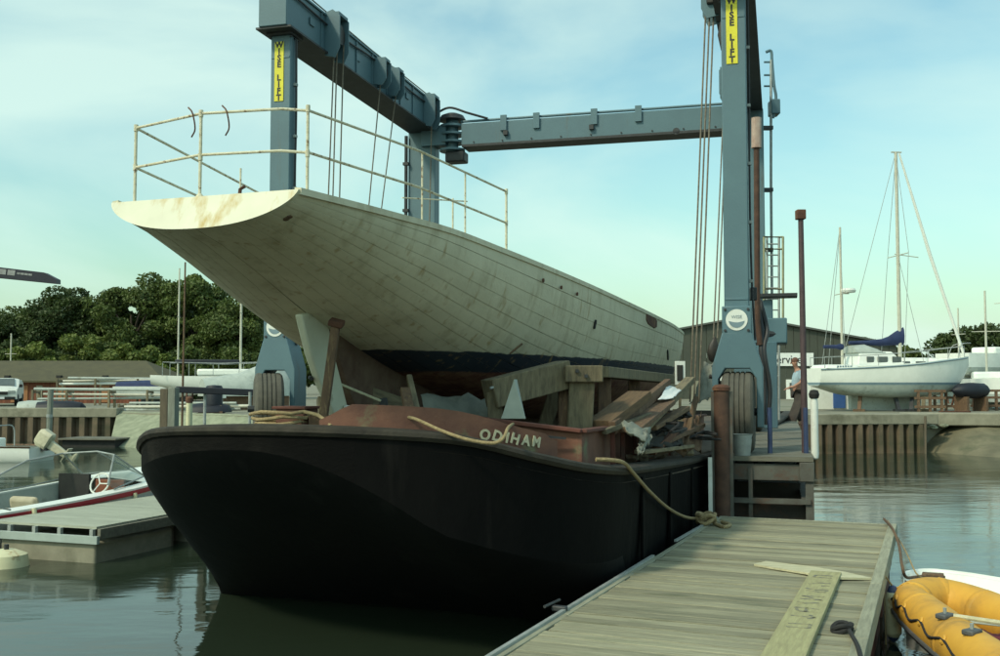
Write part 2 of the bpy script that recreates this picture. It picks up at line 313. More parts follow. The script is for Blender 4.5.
def hull_paint():
    m = mat('old white hull paint', (0.64, 0.60, 0.445), (0.555, 0.515, 0.375), 2.2, 0.62, bump=0.2, bscale=14, stretch=(1, 1, 1.5), c3=(0.34, 0.29, 0.175), scale3=2.4, lim3=(0.52, 0.82), stretch3=(2.2, 2.2, 0.5))
    n = m.node_tree.nodes; l = m.node_tree.links; b = n['Principled BSDF']; white = b.inputs['Base Color'].links[0].from_socket
    g = n.new('ShaderNodeNewGeometry'); sx = n.new('ShaderNodeSeparateXYZ'); l.new(g.outputs['Position'], sx.inputs[0])
    t = n.new('ShaderNodeTexNoise'); t.inputs['Scale'].default_value = 5; t.inputs['Detail'].default_value = 7; l.new(g.outputs['Position'], t.inputs['Vector'])
    def math_(op, a, bb):
        x = n.new('ShaderNodeMath'); x.operation = op
        for i, v in enumerate((a, bb)):
            if isinstance(v, (int, float)): x.inputs[i].default_value = v
            else: l.new(v, x.inputs[i])
        return x.outputs[0]
    jit = math_('MULTIPLY', math_('SUBTRACT', t.outputs['Fac'], 0.5), 0.05)
    z1 = math_('ADD', sx.outputs['Z'], jit)
    z2 = math_('ADD', sx.outputs['Z'], math_('MULTIPLY', jit, 9.0))
    def step(z, lo, hi):
        r = n.new('ShaderNodeMapRange'); r.inputs['From Min'].default_value = lo; r.inputs['From Max'].default_value = hi; l.new(z, r.inputs['Value']); return r.outputs[0]
    def mixc(f, a, bb):
        x = n.new('ShaderNodeMix'); x.data_type = 'RGBA'; l.new(f, x.inputs['Factor'])
        for s_, v in (('A', a), ('B', bb)):
            if isinstance(v, tuple): x.inputs[s_].default_value = (*v, 1)
            else: l.new(v, x.inputs[s_])
        return x.outputs['Result']
    t2 = n.new('ShaderNodeTexNoise'); t2.inputs['Scale'].default_value = 7; t2.inputs['Detail'].default_value = 8; l.new(g.outputs['Position'], t2.inputs['Vector'])
    rustc = mixc(step(t2.outputs['Fac'], 0.42, 0.62), (0.15, 0.052, 0.034), (0.26, 0.14, 0.082))
    pale = mixc(step(t2.outputs['Fac'], 0.35, 0.65), (0.34, 0.33, 0.24), (0.22, 0.205, 0.14))
    low = mixc(step(math_('ADD', z2, math_('MULTIPLY', math_('SUBTRACT', sx.outputs['Y'], 9.0), 0.22)), 2.36, 2.48), pale, rustc)
    mid = mixc(step(z1, 2.315, 2.335), low, (0.016, 0.026, 0.042))
    c = mixc(step(z1, 2.51, 2.52), mid, white)
    # rust weeping streaks
    mpn = n.new('ShaderNodeMapping'); mpn.inputs['Scale'].default_value = (9, 9, 0.7); l.new(g.outputs['Position'], mpn.inputs['Vector'])
    t3 = n.new('ShaderNodeTexNoise'); t3.inputs['Scale'].default_value = 1.3; t3.inputs['Detail'].default_value = 4; l.new(mpn.outputs[0], t3.inputs['Vector'])
    sf = math_('MULTIPLY', step(t3.outputs['Fac'], 0.60, 0.72), 0.6)
    c = mixc(sf, c, (0.33, 0.22, 0.08))
    l.new(c, b.inputs['Base Color']); return m
MT['hull_paint'] = hull_paint()
MT['transom'] = mat('white transom', (0.68, 0.67, 0.53), (0.61, 0.60, 0.47), 3, 0.55, c3=(0.46, 0.33, 0.10), scale3=1.0, lim3=(0.53, 0.70), stretch3=(6, 6, 0.5))
def water_mat():
    m = bpy.data.materials.new('harbour water'); m.use_nodes = True; n = m.node_tree.nodes; l = m.node_tree.links; b = n['Principled BSDF']
    b.inputs['Base Color'].default_value = (0.020, 0.030, 0.019, 1); b.inputs['Roughness'].default_value = 0.045; b.inputs['IOR'].default_value = 1.33
    g = n.new('ShaderNodeNewGeometry'); h = None
    for sc, st, d in ((0.9, (0.5, 1.0, 1), 0.030), (4.5, (0.55, 1.0, 1), 0.006)):
        mpn = n.new('ShaderNodeMapping'); mpn.inputs['Scale'].default_value = st; l.new(g.outputs['Position'], mpn.inputs['Vector'])
        t = n.new('ShaderNodeTexNoise'); t.inputs['Scale'].default_value = sc; t.inputs['Detail'].default_value = 3; l.new(mpn.outputs[0], t.inputs['Vector'])
        bn = n.new('ShaderNodeBump'); bn.inputs['Strength'].default_value = 0.55; bn.inputs['Distance'].default_value = d; l.new(t.outputs['Fac'], bn.inputs['Height'])
        if h: l.new(h, bn.inputs['Normal'])
        h = bn.outputs[0]
    t = n.new('ShaderNodeTexNoise'); t.inputs['Scale'].default_value = 0.22; t.inputs['Detail'].default_value = 4; l.new(g.outputs['Position'], t.inputs['Vector'])
    r_ = n.new('ShaderNodeMapRange'); r_.inputs['From Min'].default_value = 0.4; r_.inputs['From Max'].default_value = 0.65; r_.inputs['To Min'].default_value = 0.03; r_.inputs['To Max'].default_value = 0.13
    l.new(t.outputs['Fac'], r_.inputs['Value']); l.new(r_.outputs[0], b.inputs['Roughness'])
    l.new(h, b.inputs['Normal']); return m
MT['water'] = water_mat()
# ================================================================ SETTING
tag(MB().poly([(-900, -300, 0), (900, -300, 0), (900, 900, 0), (-900, 900, 0)]).build('water', MT['water'], smooth=0), kind='structure')
LAND = 1.12
# shore line, left to right (x, y); the land lies behind it
shore = [(-300, 41.0), (-15.2, 41.0), (-6.4, 34.6), (9.6, 33.6), (13.9, 34.6), (17.0, 36.5), (60, 30), (300, 20)]
def land():
    mb = MB(); n = len(shore)
    fr = [(x, y + 0.05, LAND) for x, y in shore]; bk = [(x * 8, 2600, LAND) for x, y in shore]
    mb.add(fr + bk, [(i, i + 1, n + i + 1, n + i) for i in range(n - 1)])
    mb.add(fr + [(x, y + 0.05, -1.5) for x, y in shore], [(i, i + 1, n + i + 1, n + i) for i in range(n - 1)])
    return mb
tag(land().build('ground', MT['ground'], smooth=0), kind='structure')
def grid_sheet(a, b, c, d, nu, nv, amp, sc=1.0, seed=0):
    """uneven sheet between corners a(0,0) b(1,0) c(1,1) d(0,1)"""
    a, b, c, d = map(Vector, (a, b, c, d)); rg = np.random.default_rng(seed); h = rg.normal(0, 1, (nv + 1, nu + 1))
    for _ in range(2): h = (h + np.roll(h, 1, 0) + np.roll(h, -1, 0) + np.roll(h, 1, 1) + np.roll(h, -1, 1)) / 3.2
    vs = []
    for j in range(nv + 1):
        for i in range(nu + 1):
            u, v = i / nu, j / nv; p = (a * (1 - u) + b * u) * (1 - v) + (d * (1 - u) + c * u) * v
            vs.append(p + Vector((0, 0, amp * float(h[j, i]))))
    return MB().add(vs, [(j*(nu+1)+i, j*(nu+1)+i+1, (j+1)*(nu+1)+i+1, (j+1)*(nu+1)+i) for j in range(nv) for i in range(nu)])
mbk = grid_sheet((12.6, 30.2, -0.62), (40, 22.0, -0.62), (46, 34, 1.25), (13.2, 35.6, 1.10), 80, 30, 0.02, seed=3)
for i_, v_ in enumerate(mbk.v):
    u_ = (i_ % 81) / 80
    if u_ < .09: mbk.v[i_] = (v_[0] - .6 * (1 - u_ / .09), v_[1], v_[2] - 1.9 * (1 - u_ / .09) ** 1.6)
tag(mbk.build('mud_bank', MT['mud'], smooth=60), kind='structure')
rev = grid_sheet((-13.6, 36.0, -0.45), (-5.6, 31.0, -0.45), (-6.2, 34.6, 1.17), (-15.1, 41.2, 1.17), 40, 14, 0.02, seed=5)
rv = tag(rev.build('revetment', MT['stone'], smooth=60), kind='structure')
# quay walls: concrete cap + single sheet piles
def quay(label, pts, pitch, captop, capH, seed, tone='sheet'):
    a, b = Vector(pts[0]), Vector(pts[1]); d = (b - a); Ln = d.length; d.normalize(); ang = math.atan2(d.y, d.x)
    t = thing('quay_wall', label, 'quay', (a.x, a.y, 0), -math.degrees(ang))
    MB().box((Ln / 2, 0.25, captop - capH / 2), (Ln + 0.2, 0.8, capH)).build('cap_beam', MT['concrete'], t, bevel=0.03)
    p = pitch; pr = [(-p/2, 0.10), (-p*0.36, 0.10), (-p*0.20, -0.14), (p*0.20, -0.14), (p*0.36, 0.10), (p/2, 0.10), (p/2, 0.16), (p*.32, .16), (p*.16, -.08), (-p*.16, -.08), (-p*.32, .16), (-p/2, .16)]
    s0 = None; n = int(Ln / p)
    for i in range(n):
        x = (i + 0.5) * p
        if s0 is None: s0 = MB().prism(pr, lambda a_, b_, z: Vector((a_, b_, z)), -1.2, captop - capH + 0.03).build('sheet_pile', MT[tone], t, smooth=0); o = s0
        else: o = inst(s0, t)
        o.location = (x, 0, random.uniform(-.01, 0.0))
    return t
quay('rusty sheet piled quay wall with concrete cap below the brown shed', ((-24, 40.7, 0), (-15.0, 40.7, 0)), 0.50, 1.30, 0.36, 1)
quay('dark sheet piled quay wall with concrete cap under the cradled white ketch', ((6.0, 33.2, 0), (14.1, 33.95, 0)), 0.34, 1.26, 0.34, 2)
# concrete slab edge along the beach
tag(MB().bar((13.6, 35.4, 1.06), (21, 33.6, 1.06), 0.9, 0.42).build('slipway_kerb', MT['concrete'], bevel=0.04), 'pale concrete kerb block along the top of the muddy beach', 'kerb')

# ================================================================ BOAT HOIST
HY = math.degrees(math.atan(280 / FPX)); DOCKZ = 1.30
rx = P(737, 300, 14.0); hf0 = Frame((0, 0, 0), HY); l0 = hf0.l((rx.x, rx.y, 0))
HO = hf0.w(l0.x - 3.375, l0.y, 0); HO.z = DOCKZ
hoist = thing('boat_hoist', 'blue travelling boat hoist with yellow signs straddling the barge', 'boat hoist', HO, HY)
HF = FR[hoist.name]; SP = 3.375; WB = 6.5
def yoke(x, y, wd=0.40):
    po = [(-.33, .34), (-.33, 1.14), (-.19, 1.60), (.19, 1.60), (.33, 1.14), (.33, .34), (.245, .34), (.245, .98), (.16, 1.12), (-.16, 1.12), (-.245, .98), (-.245, .34)]
    MB().prism(po, lambda a, b, t: Vector((x + a, y + t, b)), -wd / 2, wd / 2).build('wheel_yoke', MT['steel_blue'], hoist, bevel=0.012)
def wheel(x, y, steer):
    M = Matrix.Translation((x, y, 0.54)) @ Matrix.Rotation(R(steer), 4, 'Z') @ Matrix.Rotation(R(90), 4, 'Y')
    pr = [(.28, -.17), (.34, -.205), (.44, -.215), (.505, -.20), (.535, -.17)]
    for k in range(5):
        c = -.128 + k * .064; pr += [(.54, c - .022), (.54, c + .022)]
        if k < 4: pr += [(.522, c + .026), (.522, c + .038)]
    pr += [(.535, .17), (.505, .20), (.44, .215), (.34, .205), (.28, .17)]
    wt = MB().lathe(pr, 40, M, close=True).build('wheel', MT['tyre'], hoist, smooth=25)
    MB().lathe([(0.02, -.06), (.10, -.09), (.12, -.05), (.22, -.03), (.27, -.13), (.29, -.16), (.29, .16), (.27, .13), (.22, .03), (.12, .05), (.10, .09), (0.02, .06)], 24, M).build('rim', MT['steel_dark'], wt)
    MB().tube([M @ Vector((0, 0, -.30)), M @ Vector((0, 0, .30))], 0.05, 12).build('axle', MT['steel_dark'], wt)
for sx, st in ((-1, 30), (1, 0)):
    x = sx * SP
    MB().box((x, 0, 3.95), (.325, .25, 4.70)).build('front_leg', MT['steel_blue'], hoist, bevel=0.012)
    MB().box((x, 0, 6.26), (.42, .40, .05)).build('leg_flange', MT['steel_dark'], hoist, bevel=0.006)
    MB().box((x, -.02, 1.765), (.385, .36, .37)).build('leg_socket', MT['steel_blue'], hoist, bevel=0.012)
    MB().box((x, -.01, 1.59), (.35, .37, .03)).build('socket_gap', MT['steel_dark'], hoist)
    yoke(x, 0); wheel(x + (-.14 if sx < 0 else 0), -.12 if sx < 0 else 0, st)
    # round maker badge
    Mb = Matrix.Translation((x, -.202, 1.765)) @ Matrix.Rotation(R(90), 4, 'X')
    bd = MB().lathe([(.001, 0), (.142, 0), (.142, .006), (.001, .006)], 32, Mb).build('badge', MT['white_paint'], hoist, smooth=0)
    lens = [(.105 * math.cos(a), .105 * math.sin(a)) for a in np.linspace(math.pi * 1.04, math.pi * 1.96, 14)] + [(.105 * .99 - i * .0297, -.012 - .022 * math.sin(math.pi * i / 7)) for i in range(1, 7)]
    MB().prism(lens, lambda a, b, t: Mb @ Vector((a, b, t)), .006, .010).build('badge_hull', MT['logo_grey'], bd, smooth=0)
    text_obj('badge_letters', 'WISE', .062, .002, MT['logo_grey'], bd, Mb @ Matrix.Translation((0, .038, .008)))
    # yellow sign with stacked letters
    zt = 6.14 if sx < 0 else 6.17; n = 9; zc = zt - .46
    pl = MB().box((x - .02, -.132, zc), (.15, .008, .92)).build('sign_plate', MT['yellow'], hoist)
    for k, ch in enumerate('WISE LIFT'):
        if ch != ' ': text_obj('sign_letter', ch, .125, .0015, MT['black_ink'], pl, Matrix.Translation((x - .02, -.1385, zt - .052 - k * .102)) @ Matrix.Rotation(R(90), 4, 'X'), .005)
    # rear leg
    MB().box((x, WB, 3.85), (.60, .30, 4.9)).build('rear_leg', MT['steel_blue'], hoist, bevel=0.012)
    yoke(x, WB); wheel(x, WB, 0)
    # runway beam
    bw = .46
    beam = MB().box((x, 3.22, 6.60), (bw, 7.25, .60)).build('runway_beam', MT['steel_blue'], hoist, bevel=0.01)
    MB().box((x, 3.22, 6.285), (bw + .12, 7.2, .03)).build('bottom_flange', MT['steel_dark'], beam)
    MB().box((x, 3.22, 6.915), (bw + .06, 7.2, .03)).build('top_flange', MT['steel_blue'], beam)
    for yy in np.arange(.8, 6.6, .72): MB().box((x - sx * (bw / 2 + .012), yy, 6.60), (.024, .03, .58)).build('stiffener', MT['steel_blue'], beam)
    MB().tube([(x - sx * .2, -.3, 7.02), (x - sx * .2, 3, 6.99), (x - sx * .2, 6.8, 7.02)], .012, 6).build('haul_wire', MT['wire'], hoist)
    MB().tube([(x - sx * .1, -.3, 7.06), (x - sx * .1, 3, 7.03), (x - sx * .1, 6.8, 7.06)], .012, 6).build('haul_wire', MT['wire'], hoist)
for sx in (-1, 1):
    x = sx * SP
    for dx in (-.15, .15):
        for dz_ in (-.14, .14): MB().lathe([(.001, 0), (.02, 0), (.02, .014), (.001, .016)], 6, Matrix.Translation((x + dx, -.20, 1.765 + dz_)) @ Matrix.Rotation(R(90), 4, 'X')).build('bolt', MT['steel_dark'], hoist, smooth=0)
        for dy in (-.13, .0, .13): MB().lathe([(.001, 0), (.022, 0), (.022, .02), (.001, .02)], 6, Matrix.Translation((x + dx * 1.15, dy, 6.22)) @ Matrix.Rotation(R(180), 4, 'X')).build('bolt', MT['steel_dark'], hoist, smooth=0)
    MB().tube(catmull([(x + .19, .02, 6.2), (x + .195, .03, 5.0), (x + .185, .02, 3.6), (x + .195, .03, 2.4), (x + .23, .05, 1.5)], 4), .016, 6).build('cable', MT['steel_dark'], hoist)
    for z in (2.3, 3.1, 3.9, 4.7, 5.5): MB().box((x + .185, .02, z), (.05, .06, .04)).build('cable_clip', MT['galv'], hoist)
    for z in (2.05, 5.9): MB().box((x, -.128, z), (.30, .012, .03)).build('weld_strap', MT['steel_blue'], hoist, bevel=.004)
    for yy in (.45, 2.3, 4.8): MB().box((x - sx * .245, yy, 6.62), (.02, .16, .12)).build('inspection_plate', MT['steel_blue'], hoist, bevel=.005)
    MB().tube(catmull([(x - sx * .26, -.3, 6.80), (x - sx * .265, 1.6, 6.74), (x - sx * .265, 3.0, 6.80), (x - sx * .265, 4.9, 6.75), (x - sx * .26, 6.6, 6.80)], 5), .018, 6).build('hydraulic_line', MT['steel_dark'], hoist)
for k in range(9): MB().lathe([(.001, 0), (.018, 0), (.018, .012), (.001, .012)], 6, Matrix.Translation((-2.2 + k * .62, WB - .213, 5.98)) @ Matrix.Rotation(R(90), 4, 'X')).build('bolt', MT['steel_dark'], hoist, smooth=0)
def sheave(x, y, sx, s=1.0, zc=6.62):
    ix = x - sx * (.23 + .13); zc -= .04
    b = MB()
    for dy in (-.17 * s, .17 * s):
        poly = [(-.13, -.32 * s), (.05, -.36 * s), (.13, -.2 * s), (.13, .30 * s), (.0, .40 * s), (-.13, .36 * s)]
        b.prism(poly, lambda a, c, t: Vector((ix - sx * a, y + dy + t, zc + c)), -.012, .012)
    sh = b.build('sheave_housing', MT['steel_blue'], hoist, bevel=0.004)
    M = Matrix.Translation((ix, y, zc + .05 * s)) @ Matrix.Rotation(R(90), 4, 'Y')
    MB().lathe([(.02, -.07), (.155 * s, -.07), (.12 * s, 0), (.155 * s, .07), (.02, .07)], 20, M).build('sheave', MT['grease'], sh)
    MB().box((ix, y, zc + .34 * s), (.22, .34 * s, .05)).build('guard', MT['steel_blue'], sh)
for y, s in ((1.15, 1.05), (3.15, .7), (3.85, .75), (5.95, .95)): sheave(-SP, y, -1, s)
for y, s in ((0.95, 1.0), (5.6, .9)): sheave(SP, y, 1, s)
# hoist ropes (falls): world pixel targets
def rope(a, b, r=.011): MB().tube([a, b], r, 6).build('hoist_rope', MT['wire'], hoist, world=True)
for dx, yy, bx in ((0, 1.05, 323), (.0, 1.16, 329), (.06, 1.28, 336)):
    a = HF.w(-SP + .36 + dx, yy, 6.5); rope(a, P(bx, 330, a.y + .2), .012)
for yy, bx in ((3.1, 357), (3.9, 366)):
    a = HF.w(-SP + .36, yy, 6.5); rope(a, P(bx, 330, a.y), .012)
a = HF.w(-SP + .36, 5.95, 6.5); rope(a, P(428, 300, a.y), .014)
for k, (tx, bx) in enumerate(((706, 690), (710, 694), (714, 699))):
    a = P(tx, 2, 14.9); rope(a, P(bx, 402, 14.6), .013)
for tx, bx in ((723, 713.5), (726, 717.5)):
    a = P(tx, 120, 16.5); rope(a, P(bx, 338, 16.2), .012)
hb = MB(); c = P(713, 352, 16.2)
hb.lathe([(.01, -.16), (.05, -.13), (.09, -.02), (.08, .10), (.04, .18), (.01, .24)], 12, Matrix.Translation(c) @ Matrix.Rotation(R(8), 4, 'Y') @ Matrix.Diagonal((1, .55, 1, 1)))
hb.tube([c + Vector((0, 0, -.2)), c + Vector((.05, 0, -.3)), c + Vector((.03, 0, -.4)), c + Vector((-.06, 0, -.38))], .035, 8)
hb.build('hook_block', MT['grease'], hoist, world=True)
c = P(716, 0, 14.9)
MB().box(c, (.26, .3, .18), rz=-R(HY)).build('upper_block', MT['grease'], hoist, world=True, bevel=.02)
MB().tube([P(722, 22, 14.6), P(721, 35, 14.6), P(723, 50, 14.6)], [.03, .05, .03], 8).build('hydraulic_ram', MT['grease'], hoist, world=True)
# cross beam at the rear with pivot knuckle
cb = MB().box((.30, WB, 6.16), (5.55, .42, .46)).build('cross_beam', MT['steel_blue'], hoist, bevel=.01)
MB().box((.30, WB, 5.905), (5.5, .52, .05)).build('bottom_flange', MT['steel_dark'], cb)
MB().tube([(-2.5, WB - .16, 6.44), (.3, WB - .16, 6.44), (3.0, WB - .16, 6.44)], .028, 8).build('service_pipe', MT['steel_blue'], cb)
for xx in (-1.55, -.85, .35, 1.25): MB().box((xx, WB - .235, 6.34), (.13, .05, .32)).build('pipe_clamp', MT['steel_blue'], cb)
for xx in (-1.5, .3): MB().box((xx, WB - .25, 6.12), (.09, .08, .09)).build('junction_box', MT['steel_dark'], cb)
for xx in (2.0, 3.0): MB().tube([(xx, WB - .26, 5.93), (xx, WB - .2, 5.93)], .07, 12).build('drain_boss', MT['steel_dark'], cb)
kn = MB().tube([(-2.72, WB - .06, 5.82), (-2.72, WB - .06, 6.52)], .13, 16).build('pivot_pin', MT['steel_blue'], hoist)
for z in (5.86, 6.03, 6.20, 6.37): MB().lathe([(.01, -.022), (.27, -.022), (.27, .022), (.01, .022)], 20, Matrix.Translation((-2.72, WB - .06, z))).build('pivot_flange', MT['steel_blue'], kn)
MB().lathe([(.02, 0), (.30, 0), (.24, .10), (.12, .15), (.02, .15)], 20, Matrix.Translation((-2.72, WB - .06, 6.50))).build('pivot_cap', MT['steel_dark'], kn)
MB().box((-2.62, WB - .06, 5.70), (.42, .34, .22)).build('slew_motor', MT['steel_dark'], kn, bevel=.03)
MB().box((-3.08, WB - .06, 6.16), (.55, .4, .42)).build('link_box', MT['steel_blue'], hoist, bevel=.01)
MB().tube(catmull([(-3.3, WB - .2, 6.55), (-3.0, WB - .3, 6.62), (-2.7, WB - .3, 6.72), (-2.3, WB - .3, 6.58), (-1.9, WB - .2, 6.46)]), .025, 8).build('hose', MT['steel_dark'], hoist)
MB().tube([(-SP - .33, WB - .2, 1.8), (-SP - .33, WB - .2, 6.2)], .04, 8).build('riser_pipe', MT['steel_dark'], hoist)
for z in (2.6, 3.6, 4.6, 5.6): MB().box((-SP - .33, WB - .2, z), (.12, .1, .06)).build('pipe_clip', MT['steel_dark'], hoist)
# right leg services
MB().tube([P(756.5, 118, 15.0), P(756.5, 148, 15.0)], .075, 12).build('ram_cylinder', mat('pinkish ram', (0.50, 0.40, 0.34), (0.38, 0.25, 0.20), 9, 0.6), hoist, world=True)
MB().tube([P(756.5, 146, 15.0), P(757, 240, 15.0), P(757.5, 322, 15.0), P(760, 345, 15.0)], .042, 10).build('ram_rod', MT['rust_pipe'], hoist, world=True)
MB().tube([P(771, 60, 20.4), P(771, 180, 20.4), P(772, 300, 20.4)], .028, 8).build('conduit', MT['galv'], hoist, world=True)
for py in (128, 190, 250): MB().box(P(767, py, 20.4), (.22, .12, .07)).build('bracket', MT['steel_dark'], hoist, world=True)
MB().tube(catmull([P(766, 52, 20.4), P(771, 51, 20.4), P(772, 62, 20.4), P(774, 85, 20.4), P(776, 98, 20.4), P(773, 118, 20.4)], 4), .03, 8).build('hand_loop', MT['steel_blue'], hoist, world=True)
for py in (62, 75, 86): MB().tube([P(764, py, 20.4), P(773, py, 20.4)], .02, 6).build('loop_rung', MT['steel_blue'], hoist, world=True)
MB().box(P(774, 108, 20.5), (.18, .3, .3)).build('end_cap', MT['steel_blue'], hoist, world=True, bevel=.02)
# caged ladder
cage = mat('cage yellow grey', (0.34, 0.34, 0.20), (0.24, 0.24, 0.15), 9, 0.6)
lz0, lz1 = 19.0, 18.4
ld = MB(); [ld.tube([P(x, 238, lz0), P(x, 420, lz0)], .022, 6) for x in (767, 779)]
ldo = ld.build('ladder', MT['galv'], hoist, world=True)
for py in range(244, 420, 11): MB().tube([P(767, py, lz0), P(779, py, lz0)], .014, 6).build('rung', MT['galv'], ldo, world=True)
for py in (237, 249, 289):
    MB().tube([P(764, py, lz0), P(764, py, lz1), P(783, py, lz1), P(783, py, lz0)], .02, 6).build('cage_hoop', cage, ldo, world=True)
for x, z in ((764, lz1), (783, lz1), (783, lz0)): MB().tube([P(x, 237, z), P(x, 338, z)], .022, 6).build('cage_bar', cage, ldo, world=True)
# power pack behind the right front leg
pk = MB().box(P(768, 332, 17.6), (.62, .9, .42), rz=-R(HY)).build('power_pack', MT['steel_blue'], hoist, world=True, bevel=.02)
MB().box(P(774, 296, 17.4), (.75, .5, .05), rz=-R(HY)).build('shelf', MT['steel_dark'], pk, world=True)
MB().box(P(768, 315, 17.4), (.16, .2, .5), rz=-R(HY)).build('tank', MT['steel_blue'], pk, world=True, bevel=.02)
MB().tube([P(760, 334, 17.2), P(786, 334, 17.2)], .07, 10).build('motor', MT['steel_dark'], pk, world=True)
MB().box(P(753, 294, 14.3), (.09, .1, .18)).build('switch_box', MT['steel_dark'], hoist, world=True, bevel=.01)
MB().box(P(727, 313, 14.1), (.07, .08, .07)).build('lamp_box', MT['steel_dark'], hoist, world=True, bevel=.01)
for k, (x0, x1) in enumerate(((757, 762), (760, 767))):
    MB().tube(catmull([P(x0, 300, 15.2), P(x1, 330, 15.1), P(x0 + 4, 350, 15.0), P(x1 + 3, 390, 15.0), P(x1, 425, 15.0)], 5), .035, 8).build('hydraulic_hose', MT['steel_dark'], hoist, world=True)
MB().box(P(769, 385, 17.0), (.22, .22, 1.4)).build('rear_strut', MT['steel_blue'], hoist, world=True, bevel=.01)

# ================================================================ HOIST DOCK FINGERS
def finger(label, x0, x1, y0, y1):
    t = thing('hoist_dock', label, 'dock', HF.w((x0 + x1) / 2, (y0 + y1) / 2, -DOCKZ), HY)
    W = x1 - x0; Ln = y1 - y0; top = DOCKZ
    n = int(Ln / .42); b0 = None
    for i in range(n):
        y = -Ln / 2 + (i + .5) * Ln / n
        if b0 is None: b0 = MB().box((0, 0, 0), (W - .02, Ln / n - .018, .06)).build('deck_board', MT['grey_wood2'], t); o = b0
        else: o = inst(b0, t)
        o.location = (0, y, top - .03 + random.uniform(-.004, .004))
    for s in (-1, 1): MB().box((s * (W / 2 - .09), 0, top - .19), (.18, Ln, .24)).build('edge_beam', MT['dock_steel'], t, bevel=.01)
    for s in (-1, 1): MB().box((s * (W / 2 - .09), 0, top - .56), (.14, Ln - .1, .07)).build('lower_beam', MT['dock_steel'], t)
    for y in np.arange(-Ln / 2 + .06, Ln / 2, 3.2):
        MB().box((0, y - .01, top - .56), (W - .1, .10, .06)).build('cross_tie', MT['dock_steel'], t)
        MB().box((0, y + .06, top - .20), (W - .3, .12, .20)).build('cross_beam', MT['dock_steel'], t)
        for s in (-1, -.25, 1): MB().box((s * (W / 2 - .06), y + .02, top / 2 - .9), (.10 if s != -.25 else .05, .10, top + 1.5)).build('pile', MT['dock_steel'], t)
    MB().box((0, -Ln / 2 + 1.4, .05), (W - .3, .08, 1.6)).build('fascia_plate', MT['dock_plate'], t); MB().box((0, -Ln / 2 + .20, -.02), (W - .22, .05, 1.45)).build('kick_plate', MT['dock_plate'], t)
    return t
MT['grey_wood2'] = mat('dock boards', (0.17, 0.165, 0.13), (0.12, 0.115, 0.09), 3, 0.9, bump=.3, space='obj', stretch=(1, 6, 6), rnd=.15)
MT['dock_steel'] = mat('dock steel', (0.10, 0.105, 0.09), (0.07, 0.06, 0.05), 4, 0.75, bump=.2, c3=(0.10, 0.055, 0.035), scale3=3)
MT['dock_plate'] = mat('dock backing plate', (0.045, 0.038, 0.03), (0.03, 0.025, 0.02), 4, 0.85, c3=(0.10, 0.05, 0.03), scale3=2)
finger('grey steel and timber dock finger carrying the hoist wheel beside the wooden pontoon', 3.05, 4.32, -.75, 19.5)
finger('grey dock finger carrying the hoist wheel on the far side of the barge', -4.32, -3.05, -.75, 19.5)
# bucket by the wheel
bk = thing('bucket', 'grey steel bucket standing in front of the hoist wheel on the dock', 'bucket', HF.w(3.44, -.60, 0), HY)
MB().lathe([(.10, .0), (.13, .26), (.138, .27), (.125, .265), (.095, .02)], 20).build('pail', MT['galv'], bk)
MB().tube([Vector((.13 * math.cos(a), -.02 - .03 * math.sin(a), .25 - .09 * math.sin(a))) for a in np.linspace(0, math.pi, 12)], .005, 6).build('handle', MT['steel_dark'], bk)
# rusty fender pile with white board
fp = P(722, 450, 13.05)
pt = thing('fender_pile', 'rusty brown tubular fender pile at the corner of the hoist dock', 'pile', (fp.x, fp.y, 0), HY)
MB().tube([(0, 0, -1.5), (0, 0, 2.16)], .098, 18).build('tube', MT['rust_pipe'], pt)
MB().lathe([(.09, 0), (.112, .0), (.112, .04), (.08, .07), (.01, .08)], 18, Matrix.Translation((0, 0, 2.13))).build('cap', MT['rust'], pt)
MB().box((-.108, .05, .62), (.04, .16, 3.0)).build('guide_channel', MT['dock_steel'], pt); MB().box((.112, .06, .62), (.04, .16, 3.0)).build('guide_channel', MT['dock_steel'], pt)
wp = P(709, 485, 13.0); wb = MB().box((0, 0, 0), (.05, .02, 1.0)).build('marker_board', MT['white_paint']); wb.location = (wp.x + .02, wp.y + .02, .80)
tag(wb, 'narrow white upright board beside the rusty fender pile', 'board')
# blue railing posts
for px, lb in ((770, 'short blue post beside the bucket on the hoist dock'), (806, 'short blue post next to the white fender on the dock edge')):
    g = P(px, 440, 13.75); t = thing('railing_post', lb, 'post', (g.x, g.y, DOCKZ - .28), HY, 'blue posts on the hoist dock')
    MB().tube([(0, 0, 0), (0, 0, .88)], .032, 10).build('post', MT['blue_post'], t); MB().box((0, .03, .12), (.11, .05, .26)).build('bracket', MT['blue_post'], t)
# tall pole
g = P(805, 440, 13.9); t = thing('tall_pole', 'tall purplish brown steel pole with dark cap on the dock edge', 'pole', (g.x, g.y, DOCKZ - .05), 0)
MB().tube([(0, 0, 0), (-.01, 0, 3.18)], [.045, .036], 12).build('shaft', MT['pole'], t)
MB().box((-.012, 0, 3.24), (.12, .12, .13)).build('cap', MT['rust'], t, bevel=.01); MB().box((0, 0, .02), (.2, .2, .03)).build('base_plate', MT['pole'], t)
g = P(814.5, 425, 13.75)
t = thing('tube_fender', 'long white tube fender hung upright on the dock edge with black end ball', 'fender', (g.x, g.y, 1.24), 0)
MB().lathe([(.02, -.02), (.045, .0), (.05, .05), (.05, .72), (.04, .78), (.02, .8)], 14).build('tube', MT['white_paint'], t)
MB().lathe([(.005, .76), (.06, .79), (.07, .84), (.05, .89), (.005, .90)], 14).build('end_ball', MT['black_rope'], t)

